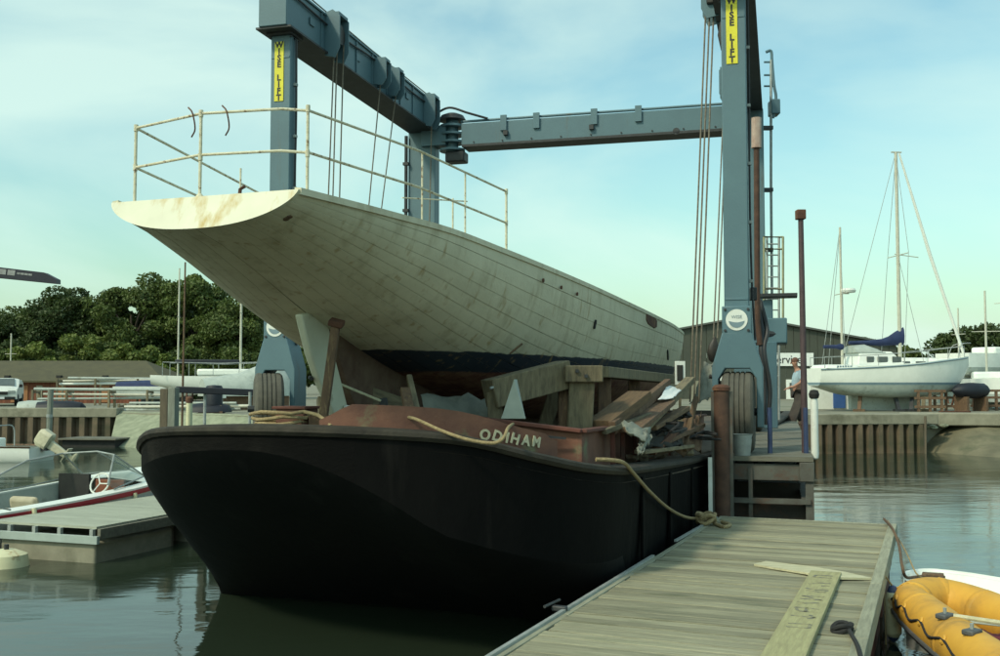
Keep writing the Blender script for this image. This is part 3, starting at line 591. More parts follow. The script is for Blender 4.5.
# ================================================================ BARGE
BY = 19.8; BF0 = Frame((-1.95, 8.0, 0), BY); BO = BF0.w(.18, 0, 0)
barge = thing('barge', 'black tarred barge with red coaming carrying the stripped yacht', 'barge', BO, BY); BF = FR[barge.name]
HB = 2.28; LB = 22.0; LE = 2.25
zr_f = smooth_interp([0, .4, .9, 1.4, 2.2, 3.2, 6, 10, 22], [1.89, 1.83, 1.67, 1.56, 1.48, 1.43, 1.32, 1.25, 1.5])
def outline():
    pts = []
    for y in np.linspace(LB, LE, 26): pts.append((-HB, float(y)))
    for a in np.linspace(0, math.pi, 41)[1:-1]: pts.append((-HB * math.cos(a), LE * (1 - math.sin(a) ** .92)))
    for y in np.linspace(LE, LB, 26): pts.append((HB, float(y)))
    return pts
OUT = outline()
def chine(x, y):
    v = x + .22
    if v < 0: return 1.70 - .10 * v * v - max(0, y - LE) * 3.0
    z = 1.70 - .27 * min(v, 1.5) ** 2 - .40 * max(0, v - 1.5)
    return z - max(0, y - LE) * .9
def col(x, y):
    zr = zr_f(y); zc = min(max(chine(x, y), -1.0), zr - .13)
    u = min(1, abs(x) / HB)
    kf = min(1, max(0, (7.0 - y) / 4.5)); 
    def fx(z): return x * (1 - .05 * kf * (max(0, zr - max(z, -.1)) / zr) ** 1.5)
    rows = [(x, y, zr), (fx(zr - .07), y, zr - .07)]
    for t in (.5, 1.0): z_ = (zr - .07) * (1 - t) + zc * t; rows.append((fx(z_), y, z_))
    yw = 2.72 - .1 * u ** 4; xw = fx(0)
    for t in (.10, .3, .55, .8, 1.0):
        zz = zc + (-.05 - zc) * t if zc > -.05 else zc - .1 * t
        yy = y + max(0, yw - y) * t ** 1.3; xx = fx(zz)
        rows.append((xx, yy, zz))
    rows.append((xw, max(y, 4.2), -1.0))
    return rows
cols = [col(x, y) for x, y in OUT]
def strip(rows_idx, name, m, par, smooth=35):
    mb = MB(); nr = len(rows_idx)
    for c_ in cols: mb.v += [c_[i] for i in rows_idx]
    for i in range(len(cols) - 1):
        for k in range(nr - 1): mb.f.append((i*nr+k, i*nr+k+1, (i+1)*nr+k+1, (i+1)*nr+k))
    return mb.build(name, m, par, smooth=smooth)
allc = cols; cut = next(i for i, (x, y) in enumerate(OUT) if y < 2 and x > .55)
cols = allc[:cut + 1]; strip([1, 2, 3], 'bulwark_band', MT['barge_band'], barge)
cols = allc[cut:]; strip([1, 2, 3], 'hull_side', MT['barge_side'], barge); cols = allc
hullo = strip([3, 4, 5, 6, 7, 8, 9], 'hull', MT['barge_hull'], barge, 40)
MB().add([(x, y, zr_f(y) - .14) for x, y in OUT], [tuple(range(len(OUT)))]).build('deck', MT['barge_deck'], barge, smooth=0)
MB().box((0, LB, .3), (2 * HB, .1, 2.4)).build('stern_plate', MT['barge_hull'], barge)
# rail: heavy half round rubbing strake round the whole gunwale
rings = []
for i, (x, y) in enumerate(OUT):
    a = Vector(OUT[max(i-1, 0)]); b = Vector(OUT[min(i+1, len(OUT)-1)]); d = (b - a).normalized(); nrm = Vector((d.y, -d.x)); zr = zr_f(y)
    if nrm.dot(Vector((x, y - 6))) < 0: nrm = -nrm
    wd = .19
    pr = [(.02, -.07), (.045, -.04), (.04, -.012), (.02, .004), (-wd, .008), (-wd - .02, -.02), (-wd - .02, -.10)]
    rings.append([Vector((x + nrm.x * q, y + nrm.y * q, zr + h)) for q, h in pr])
MB().loft(rings, True, True).build('rubbing_rail', MT['barge_rim'], barge, smooth=40)
# butt straps along the right side
for y in (2.9, 4.3, 5.7, 7.1, 8.5, 9.9): MB().box((HB - .0, y, (zr_f(y) - .1) / 2), (.03, .10, zr_f(y) - .12)).build('butt_strap', MT['barge_side'], barge, bevel=.006)
# lower coaming plate following the right bow, built from inset outline
def inset(t, ins):
    i = t * (len(OUT) - 1); k = min(int(i), len(OUT) - 2); f = i - k
    x = OUT[k][0] * (1 - f) + OUT[k + 1][0] * f; y = OUT[k][1] * (1 - f) + OUT[k + 1][1] * f
    a = Vector((OUT[k+1][0] - OUT[k][0], OUT[k+1][1] - OUT[k][1])).normalized(); nrm = Vector((a.y, -a.x))
    if nrm.dot(Vector((x, y - 6))) < 0: nrm = -nrm
    return Vector((x - nrm.x * ins, y - nrm.y * ins, zr_f(y)))
i0 = next(i for i, (x, y) in enumerate(OUT) if y < 2 and x > .30); i1 = next(i for i, (x, y) in enumerate(OUT) if x > 2.0 and y > .8)
ts = np.linspace(i0 / (len(OUT) - 1), (i1 + 1) / (len(OUT) - 1), 26); rings = []
for k, t_ in enumerate(ts):
    p = inset(t_, .23); q = inset(t_, .27); h = .17 * min(1, .25 + k / 4) + .03 * (k / 25); h *= 1 if k < 24 else .85
    rings.append([p + Vector((0, 0, -.16)), p + Vector((0, 0, h)), q + Vector((0, 0, h)), q + Vector((0, 0, -.16))])
lower = MB().loft(rings, True, True).build('lower_coaming', MT['coaming'], barge, smooth=30)
# ODIHAM letters on the lower coaming
def coam_pt(px, py):
    best = None
    for k in range(len(ts) - 1):
        for f in np.linspace(0, 1, 6):
            t_ = ts[k] * (1 - f) + ts[k+1] * f; p = BF.m @ inset(t_, .23); xx = 500 + FPX * p.x / p.y
            if best is None or abs(xx - px) < best[0]: best = (abs(xx - px), t_)
    t_ = best[1]; p = inset(t_, .225); q = inset(t_ + .002, .225); pr = inset(t_ - .002, .225)
    tang = (q - pr); tang.z *= 1; return p, tang.normalized(), P(px, py, (BF.m @ p).y).z
for ch, px, py in (('O', 485.5, 435.3), ('D', 497.5, 436.7), ('I', 507, 438.2), ('H', 515, 439.3), ('A', 525.5, 440.8), ('M', 535.5, 442.3)):
    p, tg, z = coam_pt(px, py); nrm = Vector((tg.y, -tg.x, 0)).normalized(); up = nrm.cross(tg).normalized()
    if up.z < 0: up = -up
    M = Matrix.Identity(4); M.col[0] = (*tg, 0); M.col[1] = (*up, 0); M.col[2] = (*tg.cross(up), 0); M.col[3] = (p.x, p.y, z, 1)
    M = M @ Matrix.Translation((0, 0, .004))
    text_obj('name_letter', ch, .115, .003, MT['letter'], lower, M, .004)
# hatch coaming tier behind (world pixel corners)
tl, tr, rr = P(345, 402, 9.9), P(582, 431, 8.95), P(704, 415, 17.5)
mb = MB()
def plate(a, b, h, th, name, m, par=barge):
    d = (b - a); d.z = 0; d.normalize(); nn = Vector((d.y, -d.x, 0)) * th
    m_ = MB(); vs = [a, b, b - Vector((0, 0, h)), a - Vector((0, 0, h))]; m_.add([v for v in vs] + [v - nn for v in vs], [(0,1,2,3),(7,6,5,4),(0,4,5,1),(1,5,6,2),(2,6,7,3),(3,7,4,0)])
    return m_.build(name, m, par, world=True, bevel=.008)
up_ = plate(tl, tr, .30, .05, 'hatch_coaming', MT['coaming']); up2 = plate(tr, rr, .42, .05, 'hatch_coaming', MT['coaming'])
for a, b in ((tl, tr), (tr, rr)): MB().bar(a + Vector((0, -.02, 0)), b + Vector((0, -.02, 0)), .09, .035).build('coaming_cap', MT['redside'], up_ if a is tl else up2, world=True, bevel=.008)
MB().bar(P(545, 436.5, 8.95), P(566, 438.5, 8.9), .02, .02).build('lashing_bar', MT['steel_dark'], up_, world=True)
for px in (612, 622, 634, 650, 668): 
    a = P(px, 432 - (px - 600) * .05, 9.2 + (px - 600) * .055); MB().box(a + Vector((0, -.04, -.16)), (.04, .04, .34)).build('coaming_stay', MT['redside'], up2, world=True)
# ================================================================ STRIPPED YACHT ON THE BARGE
yacht = thing('racing_yacht', 'long white stripped racing yacht with overhanging stern set on the barge', 'yacht', BF0.w(.09, 0, 0), BY); YF = FR[yacht.name]
ST = [-.70, 0, .52, 1.0, 2.0, 3.5, 5, 7, 9, 11, 13, 14.6, 16, 17.0]
b_f = smooth_interp(ST, [.77, .93, 1.03, 1.12, 1.24, 1.38, 1.46, 1.50, 1.46, 1.30, 1.02, .70, .34, .03])
zs_f = smooth_interp(ST, [3.535, 3.52, 3.51, 3.50, 3.45, 3.37, 3.30, 3.22, 3.17, 3.15, 3.18, 3.22, 3.27, 3.32])
zc_f = smooth_interp(ST, [3.30, 3.07, 2.88, 2.71, 2.40, 2.05, 1.84, 1.75, 1.75, 1.82, 2.0, 2.30, 2.75, 3.20])
p_f = smooth_interp([-.7, .5, 3, 7, 13, 17], [.85, .80, .72, .68, .80, .95])
q_f = smooth_interp([-.7, .5, 3, 7, 13, 17], [1.25, 1.15, 1.05, 1.0, 1.0, 1.0])
def hull_pt(y, s, sd, off=0.0):
    t = s * math.pi / 2; b = b_f(y); zs = zs_f(y); zc = zc_f(y)
    def pt(tt): return Vector((max(0, math.cos(tt)) ** p_f(y) * b, 0, zs - (zs - zc) * max(0, math.sin(tt)) ** q_f(y)))
    p = pt(t)
    if off:
        d = pt(min(t + .02, math.pi / 2)) - pt(max(t - .02, 0)); n_ = Vector((-d.z, 0, d.x))
        if n_.length > 1e-6:
            n_.normalize()
            if n_.x < 0 or (n_.x < .05 and n_.z > 0): n_ = -n_
            p = p + n_ * off
    # raked transom: the lower part lies a little further aft
    yy = y - (.10 * (zs - p.z) / .23 if y < -.6 else 0)
    return Vector((sd * p.x, yy, p.z))
YS = list(np.linspace(-.70, 2.2, 14)) + list(np.linspace(2.6, 14, 20)) + list(np.linspace(14.4, 17, 8))
rings = []
for y in YS:
    ss = np.linspace(0, 1, 18); rings.append([hull_pt(y, s, -1) for s in ss] + [hull_pt(y, s, 1) for s in ss[::-1][1:]])
MB().loft(rings, False, False).build('hull_shell', MT['hull_core'], yacht, smooth=40)
NS = 13
sb = [0.0] + list(np.cumsum(np.array([1.05] * NS)) / (1.05 * NS))
sb = [s ** .92 for s in sb]
for sd in (-1, 1):
    for k in range(NS):
        mb = MB(); g = .0013; s0, s1 = sb[k] + (g if k else 0), sb[k + 1] - g
        jit = random.uniform(-.002, .002)
        rows = [(s0, 0.0), (s0, .007 + jit), ((s0 + s1) / 2, .009 + jit), (s1, .007 + jit), (s1, 0.0)]
        rg = [[hull_pt(y, s, sd, o_) for s, o_ in rows] for y in YS]
        mb.loft(rg, False, False); mb.f.append(tuple(range(5)))
        mb.build('plank', MT['hull_paint'], yacht, smooth=35)
# transom face
tr_ = [hull_pt(-.70, s, -1, .012) for s in np.linspace(0, 1, 20)] + [hull_pt(-.70, s, 1, .012) for s in np.linspace(1, 0, 20)[1:]]
tr_ = [p + Vector((0, -.008, 0)) for p in tr_]
tro = MB().prism([(p.x, i) for i, p in enumerate(tr_)], lambda a, i, t: tr_[int(i)] + Vector((0, t, 0)), -.012, .03)
tro.build('transom', MT['transom'], yacht, smooth=20)
# deck with toe rail
dk = [Vector((-b_f(y), y, zs_f(y) - .01)) for y in YS] + [Vector((b_f(y), y, zs_f(y) - .01)) for y in YS[::-1]]
n = len(YS); MB().add(dk, [(i, i + 1, 2*n-2-i, 2*n-1-i) for i in range(n - 1)]).build('deck', mat('grey deck', (0.30, 0.30, 0.25), (0.22, 0.22, 0.18), 3, 0.85), yacht, smooth=0)
for sd in (-1, 1):
    MB().loft([[Vector((sd * (b_f(y) + .022), y, zs_f(y) + .012)), Vector((sd * (b_f(y) - .03), y, zs_f(y) + .018)), Vector((sd * (b_f(y) - .03), y, zs_f(y) - .03)), Vector((sd * (b_f(y) + .022), y, zs_f(y) - .035))] for y in YS], True, True).build('toe_rail', MT['hull_paint'], yacht, smooth=30)
# deep keel and rudder
kt = [1.05, 1.25, 1.62, 2.15, 3.0, 6, 9, 10.5, 12, 13]; kz = [2.70, 2.40, 1.90, 1.3, .62, .60, .62, 1.0, 1.6, 2.0]
kz_f = smooth_interp(kt, kz); rings = []
for y in np.linspace(1.08, 13, 30):
    top = zc_f(y) + .10; bot = min(kz_f(y), top - .03); th = .16 * math.sin(math.pi * min(max((y - .9) / 12.2, .04), .96)) + .03
    rings.append([Vector((-th * 1.5, y, top)), Vector((-th, y, top - .18 if top - .18 > bot else bot + .01)), Vector((-th * .8, y, bot)), Vector((th * .8, y, bot)), Vector((th, y, top - .18 if top - .18 > bot else bot + .01)), Vector((th * 1.5, y, top))])
MB().loft(rings, True, True).build('keel', mat('worn keel', (0.085, 0.042, 0.028), (0.15, 0.10, 0.065), 4, .85, bump=.3, c3=(0.30, 0.29, 0.21), scale3=1.3, lim3=(.55, .75)), yacht, smooth=35)
rd = [(.60, 2.78), (.76, 2.46), (.93, 2.22), (1.32, 1.78), (1.85, 1.22), (1.95, 1.2), (1.50, 1.85), (1.20, 2.4), (1.05, 2.72), (.85, 2.82)]
MB().prism(rd, lambda a, b, t: Vector((t, a, b)), -.035, .035).build('rudder', mat('pale rudder', (0.66, 0.66, 0.52), (0.58, 0.58, 0.45), 3, 0.6, c3=(0.24, 0.20, 0.12), scale3=5, lim3=(.6, .75)), yacht, bevel=.015)
MB().tube([YF.l(P(310, 377.5, 8.9)), YF.l(P(311.5, 378.5, 8.8))], .018, 10).build('rudder_hole', MT['dark'], yacht)
# hull fittings and scars, placed on the right side surface
def on_hull(px, py):
    best = None
    for y in np.linspace(-.6, 16, 170):
        for s in np.linspace(0, .95, 60):
            p = YF.m @ hull_pt(y, s, 1, .012); qx = 500 + FPX * p.x / p.y
            if abs(qx - px) > 6: continue
            d = ray(px, py); c_ = P(px, py, p.y); e = (c_ - p).length
            if best is None or e < best[0]: best = (e, y, s)
    return best[1], best[2]
def patch(px0, py0, px1, py1, name, m, wd):
    y0, s0 = on_hull(px0, py0); y1, s1 = on_hull(px1, py1)
    a, b = hull_pt(y0, s0, 1, .014), hull_pt(y1, s1, 1, .014); d = (b - a); e = d.normalized()
    nrm = (hull_pt(y0, s0, 1, .1) - hull_pt(y0, s0, 1, .01)).normalized(); w_ = nrm.cross(e).normalized() * wd / 2
    pts = []
    for t, q in ((0, .5), (.2, 1), (.8, 1), (1, .5)): pts.append(a + d * t + w_ * q)
    for t, q in ((1, .5), (.8, 1), (.2, 1), (0, .5)): pts.append(a + d * t - w_ * q)
    mb = MB(); n_ = len(pts); mb.add([p - nrm * .01 for p in pts] + [p + nrm * .006 for p in pts], [tuple(reversed(range(n_))), tuple(range(n_, 2*n_))] + [(i, (i+1) % n_, n_+(i+1) % n_, n_+i) for i in range(n_)])
    return mb.build(name, m, yacht, smooth=0)
patch(597, 319, 595, 330, 'hull_hole', MT['dark'], .06)
patch(646, 316, 657, 323, 'hawse_plate', MT['rust'], .16)
patch(510, 353, 524, 343, 'scrape', MT['brown_wood'], .02)
patch(668, 350, 668, 360, 'scrape', MT['dark'], .05)
patch(282, 216, 292, 217, 'scrape', MT['brown_wood'], .05)
for k in range(3): MB().tube([hull_pt(3.0 + k * .5, .02, 1, .014) + Vector((0, 0, -.12)), hull_pt(3.0 + k * .5, .02, 1, .03) + Vector((0, 0, -.12))], .02, 8).build('bolt', MT['rust'], yacht)
# stem band
MB().tube([(0, 17.03, 3.30), (0, 16.6, 3.02), (0, 15.9, 2.72), (0, 15.0, 2.40)], .03, 8).build('stem_band', MT['brown_wood'], yacht)
# stern rail (pushpit)
RT, RM = .60, .30; RR = .0105
def dz(y): return zs_f(y)
cl = Vector((-.74, -.52, 0)); cm = Vector((-.06, -.66, 0)); cr = Vector((.72, -.50, 0)); fr_ = Vector((1.20, 2.35, 0)); fl = Vector((-1.16, 1.9, 0))
def rl(h, tilt=.0): 
    pts = [Vector((fl.x, fl.y, dz(fl.y) + h * (.15 if tilt else 1))), Vector((cl.x, cl.y, dz(-.5) + h)), Vector((cm.x, cm.y, dz(-.5) + h + .015)), Vector((cr.x - .18, cr.y - .06, dz(-.5) + h + .02)), Vector((cr.x, cr.y + .02, dz(-.5) + h + .01)), Vector((1.0, .8, dz(.8) + h + .0)), Vector((fr_.x, fr_.y, dz(fr_.y) + h))]
    return pts
for h in (RT, RM):
    p = rl(h); MB().tube(p[1:], RR, 8).build('rail', MT['rail'], yacht)
    MB().tube([p[1], p[0]], RR, 8).build('rail', MT['rail'], yacht)
for (q, h0) in ((cl, RT), (cm, RT + .015), (cr, RT + .02), (fr_, RT)):
    z = dz(max(q.y, -.5)); st_ = MB().tube([(q.x, q.y, z - .02), (q.x, q.y, z + h0)], RR * 1.1, 8).build('stanchion', MT['rail'], yacht)
    for hh in (RM, h0): MB().tube([(q.x, q.y, z + hh - .025), (q.x, q.y, z + hh + .025)], RR * 1.55, 8).build('clamp', MT['rail'], st_)
    MB().lathe([(.03, 0), (.03, .008), (.014, .03)], 10, Matrix.Translation((q.x, q.y, z + .005))).build('foot', MT['rail'], st_)
for x, y, h in ((1.0, .85, .6), (1.1, 1.55, .6), (-.3, .2, .42), (.9, 1.75, .42)):
    MB().tube([(x, y, dz(y) - .02), (x, y, dz(y) + h)], RR * .75, 6).build('thin_stanchion', MT['rail'], yacht)
MB().tube([(.75, 1.0, dz(1) + .27), (.98, 1.9, dz(1.9) + .42)], RR * .6, 6).build('loose_bar', MT['rail'], yacht)
MB().tube([(-.12, -.1, dz(0)), (-.10, -.1, dz(0) + .18), (-.06, -.1, dz(0) + .2)], .014, 6).build('cleat', MT['rust'], yacht)
for a in ((-.12, -.66, .0), (.14, -.62, .0)):
    MB().tube(catmull([(a[0] - .05, a[1], dz(0) + RT + .08), (a[0], a[1] - .02, dz(0) + RT + .03), (a[0] + .01, a[1], dz(0) + RT - .08), (a[0] - .02, a[1], dz(0) + RT - .14)], 4), .006, 5).build('lashing_end', MT['rust'], yacht)

# ================================================================ SHORES, CRADLE AND RUBBISH ON THE BARGE
def stick(name, lb, cat, a, b, w_, h_, m, group=None, bev=.006):
    a = Vector(a); b = Vector(b); d = b - a; ln = d.length
    o = MB().box((0, 0, ln / 2), (w_, h_, ln)).build(name, m, smooth=0, bevel=bev)
    o.location = a; o.rotation_euler = d.to_track_quat('Z', 'Y').to_euler(); return tag(o, lb, cat, group)
t = thing('timber_shore', 'leaning brown timber shore with rusty head plate propping the yacht stern', 'prop', P(323, 418, 8.55), 0)
MB().bar(P(323, 420, 8.50), P(336, 324, 8.50), .07, .08).build('post', MT['brown_wood'], t, world=True, bevel=.006)
MB().box(P(336.5, 323, 8.50), (.12, .12, .05), m=Euler((.3, .25, 0)).to_matrix()).build('head_plate', MT['rust'], t, world=True, bevel=.01)
MB().box(P(323, 421, 8.55), (.2, .2, .09)).build('foot_block', MT['brown_wood'], t, world=True)
# bitts with coiled rope
t = thing('mooring_bitts', 'red oxide mooring box on the barge stern with rope coiled round it', 'bitts', P(297, 427, 8.6), BY)
MB().box((0, 0, .06), (.26, .24, .18)).build('box', MT['coaming'], t, bevel=.01); MB().box((0, 0, .16), (.31, .28, .022)).build('lid', MT['redside'], t, bevel=.005)
cp = [Vector(((.20 + .012 * k / 6) * math.cos(k * .5) - .10, (.17) * math.sin(k * .5) - .10, .0 + .0035 * k + .01 * math.sin(k * 1.7))) for k in range(38)]
tag(MB().tube([Vector(FR[t.name].m @ p) for p in cp] + [P(318, 415, 8.3), P(326, 421, 8.1), P(331, 426, 8.05)], .015, 8).build('coiled_rope', MT['rope']), 'pale rope coiled loosely round the red mooring box', 'rope')
# keel blocks / cradle frame on the right
def cradle():
    t = thing('cradle_frame', 'bolted timber cradle frame with sloping box beam under the yacht', 'cradle', P(545, 425, 10.2), BY)
    W_ = MT['grey_wood']; Z = 10.0
    MB().bar(P(489, 394, Z - .2), P(566, 374, Z + .1), .30, .27).build('sloping_beam', W_, t, world=True, bevel=.012)
    MB().bar(P(490, 388, Z - .34), P(560, 368.5, Z - .04), .03, .02).build('bright_edge', MT['galv'], t, world=True)
    MB().bar(P(582, 368, Z), P(579, 432, Z), .24, .22).build('post', W_, t, world=True, bevel=.012)
    MB().bar(P(564, 384, Z + .1), P(564, 432, Z + .1), .11, .14).build('post', MT['brown_wood'], t, world=True, bevel=.008)
    MB().bar(P(559, 382, Z + .5), P(545, 425, Z + .5), .14, .14).build('brace', W_, t, world=True, bevel=.008)
    MB().box(P(583, 374, Z - .02), (.36, .3, .16)).build('cap_block', W_, t, world=True, bevel=.012)
    MB().bar(P(494, 392, Z - .2), P(496, 425, Z - .2), .14, .14).build('post', W_, t, world=True, bevel=.008)
    for px, py in ((577, 371), (586, 376)): MB().box(P(px, py, Z - .18), (.03, .03, .03)).build('bolt', MT['steel_dark'], t, world=True)
    MB().bar(P(600, 372, Z + 1.2), P(668, 379, Z + 4.5), .20, .12).build('bearer', W_, t, world=True, bevel=.01)
    for px, py, dz_ in ((604, 374, 1.5), (634, 377, 2.9), (664, 380, 4.3)):
        q = P(px, py, Z + dz_); MB().box((q.x, q.y, (q.z + 1.1) / 2), (.14, .14, q.z - 1.1)).build('post', MT['brown_wood'], t, world=True, bevel=.008)
cradle()
# pale upright wedge
a, b, c_, d_ = P(514, 379, 9.2), P(526, 419, 9.15), P(501, 419, 9.25), P(515, 380, 9.35)
wd = MB(); wd.add([a, b, c_, a + Vector((.03, .14, 0)), b + Vector((0, .20, 0)), c_ + Vector((0, .20, 0))], [(0,1,2),(3,5,4),(0,3,4,1),(1,4,5,2),(2,5,3,0)])
tag(wd.build('wedge', MT['gel_grey'], bevel=.006, smooth=0), 'pale pointed wedge standing in front of the cradle beam', 'wedge')
# long shelf beam and shores under the stern
stick('shore_beam', 'long grey beam lying under the yacht stern behind the leaning shore', 'beam', P(330, 385, 9.6), P(405, 410, 9.9), .16, .20, MT['grey_wood'])
stick('brass_pipe', 'thin brass coloured pipe running along the grey beam below the stern', 'pipe', P(328, 379, 9.2), P(381, 401, 9.3), .022, .022, MT['pale_wood'])
stick('shore_beam', 'broad tan timber lying on edge under the yacht stern', 'beam', P(345, 412, 9.9), P(402, 398, 10.5), .14, .22, MT['tan_wood'])
stick('shore_beam', 'dark brown timber crossing below the keel behind the grey beam', 'beam', P(350, 400, 10.6), P(430, 408, 10.8), .2, .3, MT['brown_wood'])
stick('prop_post', 'short stout grey post standing left of the brown plank shore', 'post', P(324, 425, 9.3), P(322, 398, 9.4), .09, .09, MT['grey_wood'])
stick('prop_post', 'short slanting grey post beside the coaming end', 'post', P(340, 428, 9.2), P(330, 394, 9.4), .09, .09, MT['grey_wood'])
stick('plank_shore', 'dark brown plank leaning on the hull behind the red coaming', 'plank', P(412, 424, 8.7), P(405, 389, 9.0), .085, .05, MT['brown_wood'])
stick('plank_shore', 'narrow grey slat standing against the keel behind the coaming', 'plank', P(420, 422, 8.8), P(409, 376, 9.3), .05, .04, MT['grey_wood'])
stick('red_bar', 'red oxide bar sloping down behind the lower coaming', 'bar', P(368, 419, 8.6), P(398, 410, 9.3), .05, .05, MT['coaming'])
stick('jack_stand', 'small dark screw jack under the keel', 'jack', P(385, 414, 9.4), P(383, 398, 9.4), .07, .07, MT['steel_dark'])
o = MB().box((0, 0, 0), (.10, .06, .12)).build('paint_tin', MT['white_tarp'], bevel=.01); o.location = P(350, 412, 9.2); tag(o, 'small white carton below the long grey beam', 'carton')
# canvas along the keel
cv = grid_sheet(P(432, 428, 9.3), P(492, 424, 10.0), P(500, 398, 10.6), P(420, 398, 9.9), 12, 8, .03, seed=9)
tag(cv.build('canvas_sheet', MT['tarp'], smooth=50), 'grey canvas sheet hanging below the keel behind the coaming', 'canvas')
# scattered timbers right of the cradle
tim = [((600, 425, 9.9), (640, 395, 10.6), .26, .09, 'tan_wood', 'broad tan timber offcut sloping up beside the cradle post'),
       ((612, 428, 9.8), (668, 384, 12.0), .07, .12, 'brown_wood', 'long brown batten rising towards the yacht bow'),
       ((626, 430, 9.9), (662, 402, 11.5), .30, .05, 'brown_wood', 'wide reddish brown board leaning beside the white sheet'),
       ((640, 430, 10.2), (690, 380, 13.0), .12, .08, 'grey_wood', 'grey timber with its end under the white sheet'),
       ((652, 428, 10.6), (686, 408, 12.0), .10, .05, 'tan_wood', 'short tan stick among the rubbish on the barge'),
       ((690, 455, 12.4), (676, 410, 12.8), .10, .05, 'grey_wood', 'upright grey board at the end of the rubbish heap'),
       ((604, 432, 9.6), (650, 415, 10.6), .05, .05, 'grey_wood', 'thin grey lath lying across the coaming'),
       ((655, 445, 11.0), (700, 425, 13.2), .14, .05, 'brown_wood', 'dark board half buried at the edge of the heap'),
       ((640, 452, 10.3), (690, 446, 12.5), .12, .04, 'grey_wood', 'flat grey board lying along the barge side deck'),
       ((684, 450, 12.2), (696, 398, 13.0), .06, .06, 'tan_wood', 'thin tan post standing in the rubbish below the hoist ropes'),
       ((652, 452, 10.8), (676, 430, 11.6), .07, .07, 'rust', 'rusty bar poking out of the rubbish heap')]
for a, b, w_, h_, m, lb in tim: stick('timber', lb, 'timber', P(*a), P(*b), w_, h_, MT[m], 'loose timbers on the barge')
def rag(name, lb, pts, Z, m, seed, amp=.05, cat='sheet', kind=None):
    """crumpled sheet from four pixel corners with depths"""
    a, b, c_, d_ = [P(*p) for p in pts]
    mb = grid_sheet(a, b, c_, d_, 9, 9, amp, seed=seed); rg = np.random.default_rng(seed)
    mb.v = [tuple(Vector(v) + Vector(rg.normal(0, amp * .35, 3))) for v in mb.v]
    o = mb.build(name, m, smooth=40); s = o.modifiers.new('thick', 'SOLIDIFY'); s.thickness = .008
    return tag(o, lb, cat)
rag('white_sheet', 'bright white plastic sheet thrown over the heap near the bow', ((658, 400, 11.2), (672, 398, 11.4), (682, 390, 12.1), (668, 385, 11.9)), 0, MT['white_tarp'], 11, .008)
rag('grey_rag', 'crumpled grey rag draped over the hatch coaming corner', ((626, 433, 9.4), (646, 442, 9.5), (650, 428, 9.8), (622, 424, 9.7)), 0, MT['tarp'], 12, .022, 'rag')
rag('grey_rag', 'pale torn rag hanging beside the grey rag on the coaming', ((637, 455, 9.4), (642, 455, 9.4), (652, 434, 9.7), (640, 434, 9.6)), 0, MT['tarp'], 13, .02, 'rag')
rag('brown_sack', 'brown sacking heaped against the rusty fender pile', ((676, 448, 12.0), (704, 452, 12.6), (700, 416, 13.2), (688, 412, 12.8)), 0, MT['brown_wood'], 14, .05, 'sack')
rag('grey_tarpaulin', 'slanting grey tarpaulin at the far end of the barge under the hook', ((690, 405, 17.5), (716, 398, 17.5), (722, 362, 18.5), (704, 364, 18.5)), 0, MT['tarp'], 15, .03, 'tarpaulin')
for k, (px, py, Z, lb) in enumerate(((655, 436, 11.0, 'tangle of dark cable lying on the rubbish heap beside the rag'), (690, 440, 12.6, 'loop of dark hose at the end of the rubbish heap'), (672, 420, 12.0, 'dark twisted wire hanging over the boards'))):
    rk = np.random.default_rng(70 + k); c0 = P(px, py, Z)
    tag(MB().tube(catmull([c0 + Vector((float(a) * .34, float(b) * .3, abs(float(c)) * .12)) for a, b, c in rk.normal(0, .7, (16, 3))], 4), .014, 6).build('cable_tangle', MT['black_rope']), lb, 'cable')
rag('dark_tarpaulin', 'dark crumpled tarpaulin bundled among the boards on the barge', ((645, 448, 10.4), (680, 452, 11.8), (684, 424, 12.2), (650, 420, 10.9)), 0, MT['dark'], 18, .05, 'tarpaulin')
deb = MB(); rg = np.random.default_rng(21)
for i in range(260):
    px = rg.uniform(606, 704); Z = 9.9 + (px - 606) * .034 + rg.uniform(-.5, .9); c_ = P(px, 440, Z); c_.z = 1.26 + rg.uniform(0, .10) + .10 * math.sin(px * .09)
    q_ = BF.l(c_); q_.x = min(q_.x, HB - .26 - rg.uniform(0, .5)); c_ = BF.m @ q_
    s_ = rg.uniform(.03, .2); deb.box(c_, (s_ * rg.uniform(.5, 2.2), s_ * .7, s_ * .28), m=Euler(tuple(rg.uniform(-.6, .6, 3) + np.array([0, 0, rg.uniform(0, 3)]))).to_matrix())
o = deb.build('rubble_heap', mat('mixed rubbish', (0.07, 0.052, 0.036), (0.20, 0.175, 0.13), 11, 0.9, c3=(0.10, 0.06, 0.035), scale3=5), smooth=0)
tag(o, 'heap of broken wood and scraps on the barge side deck', 'rubbish', kind='stuff')
# sign boards near the yacht bow on shore side
nb = thing('notice_board', 'small white framed notice board on a thin post at the yacht bow', 'board', P(680, 420, 13.2), BY)
MB().box(P(680, 373, 13.2), (.13, .03, .30)).build('frame', MT['white_paint'], nb, world=True, bevel=.004); MB().box(P(680, 373, 13.18), (.075, .012, .20)).build('panel', MT['dark'], nb, world=True)
MB().bar(P(680, 424, 13.22), P(680, 362, 13.22), .03, .02).build('post', MT['grey_wood'], nb, world=True)
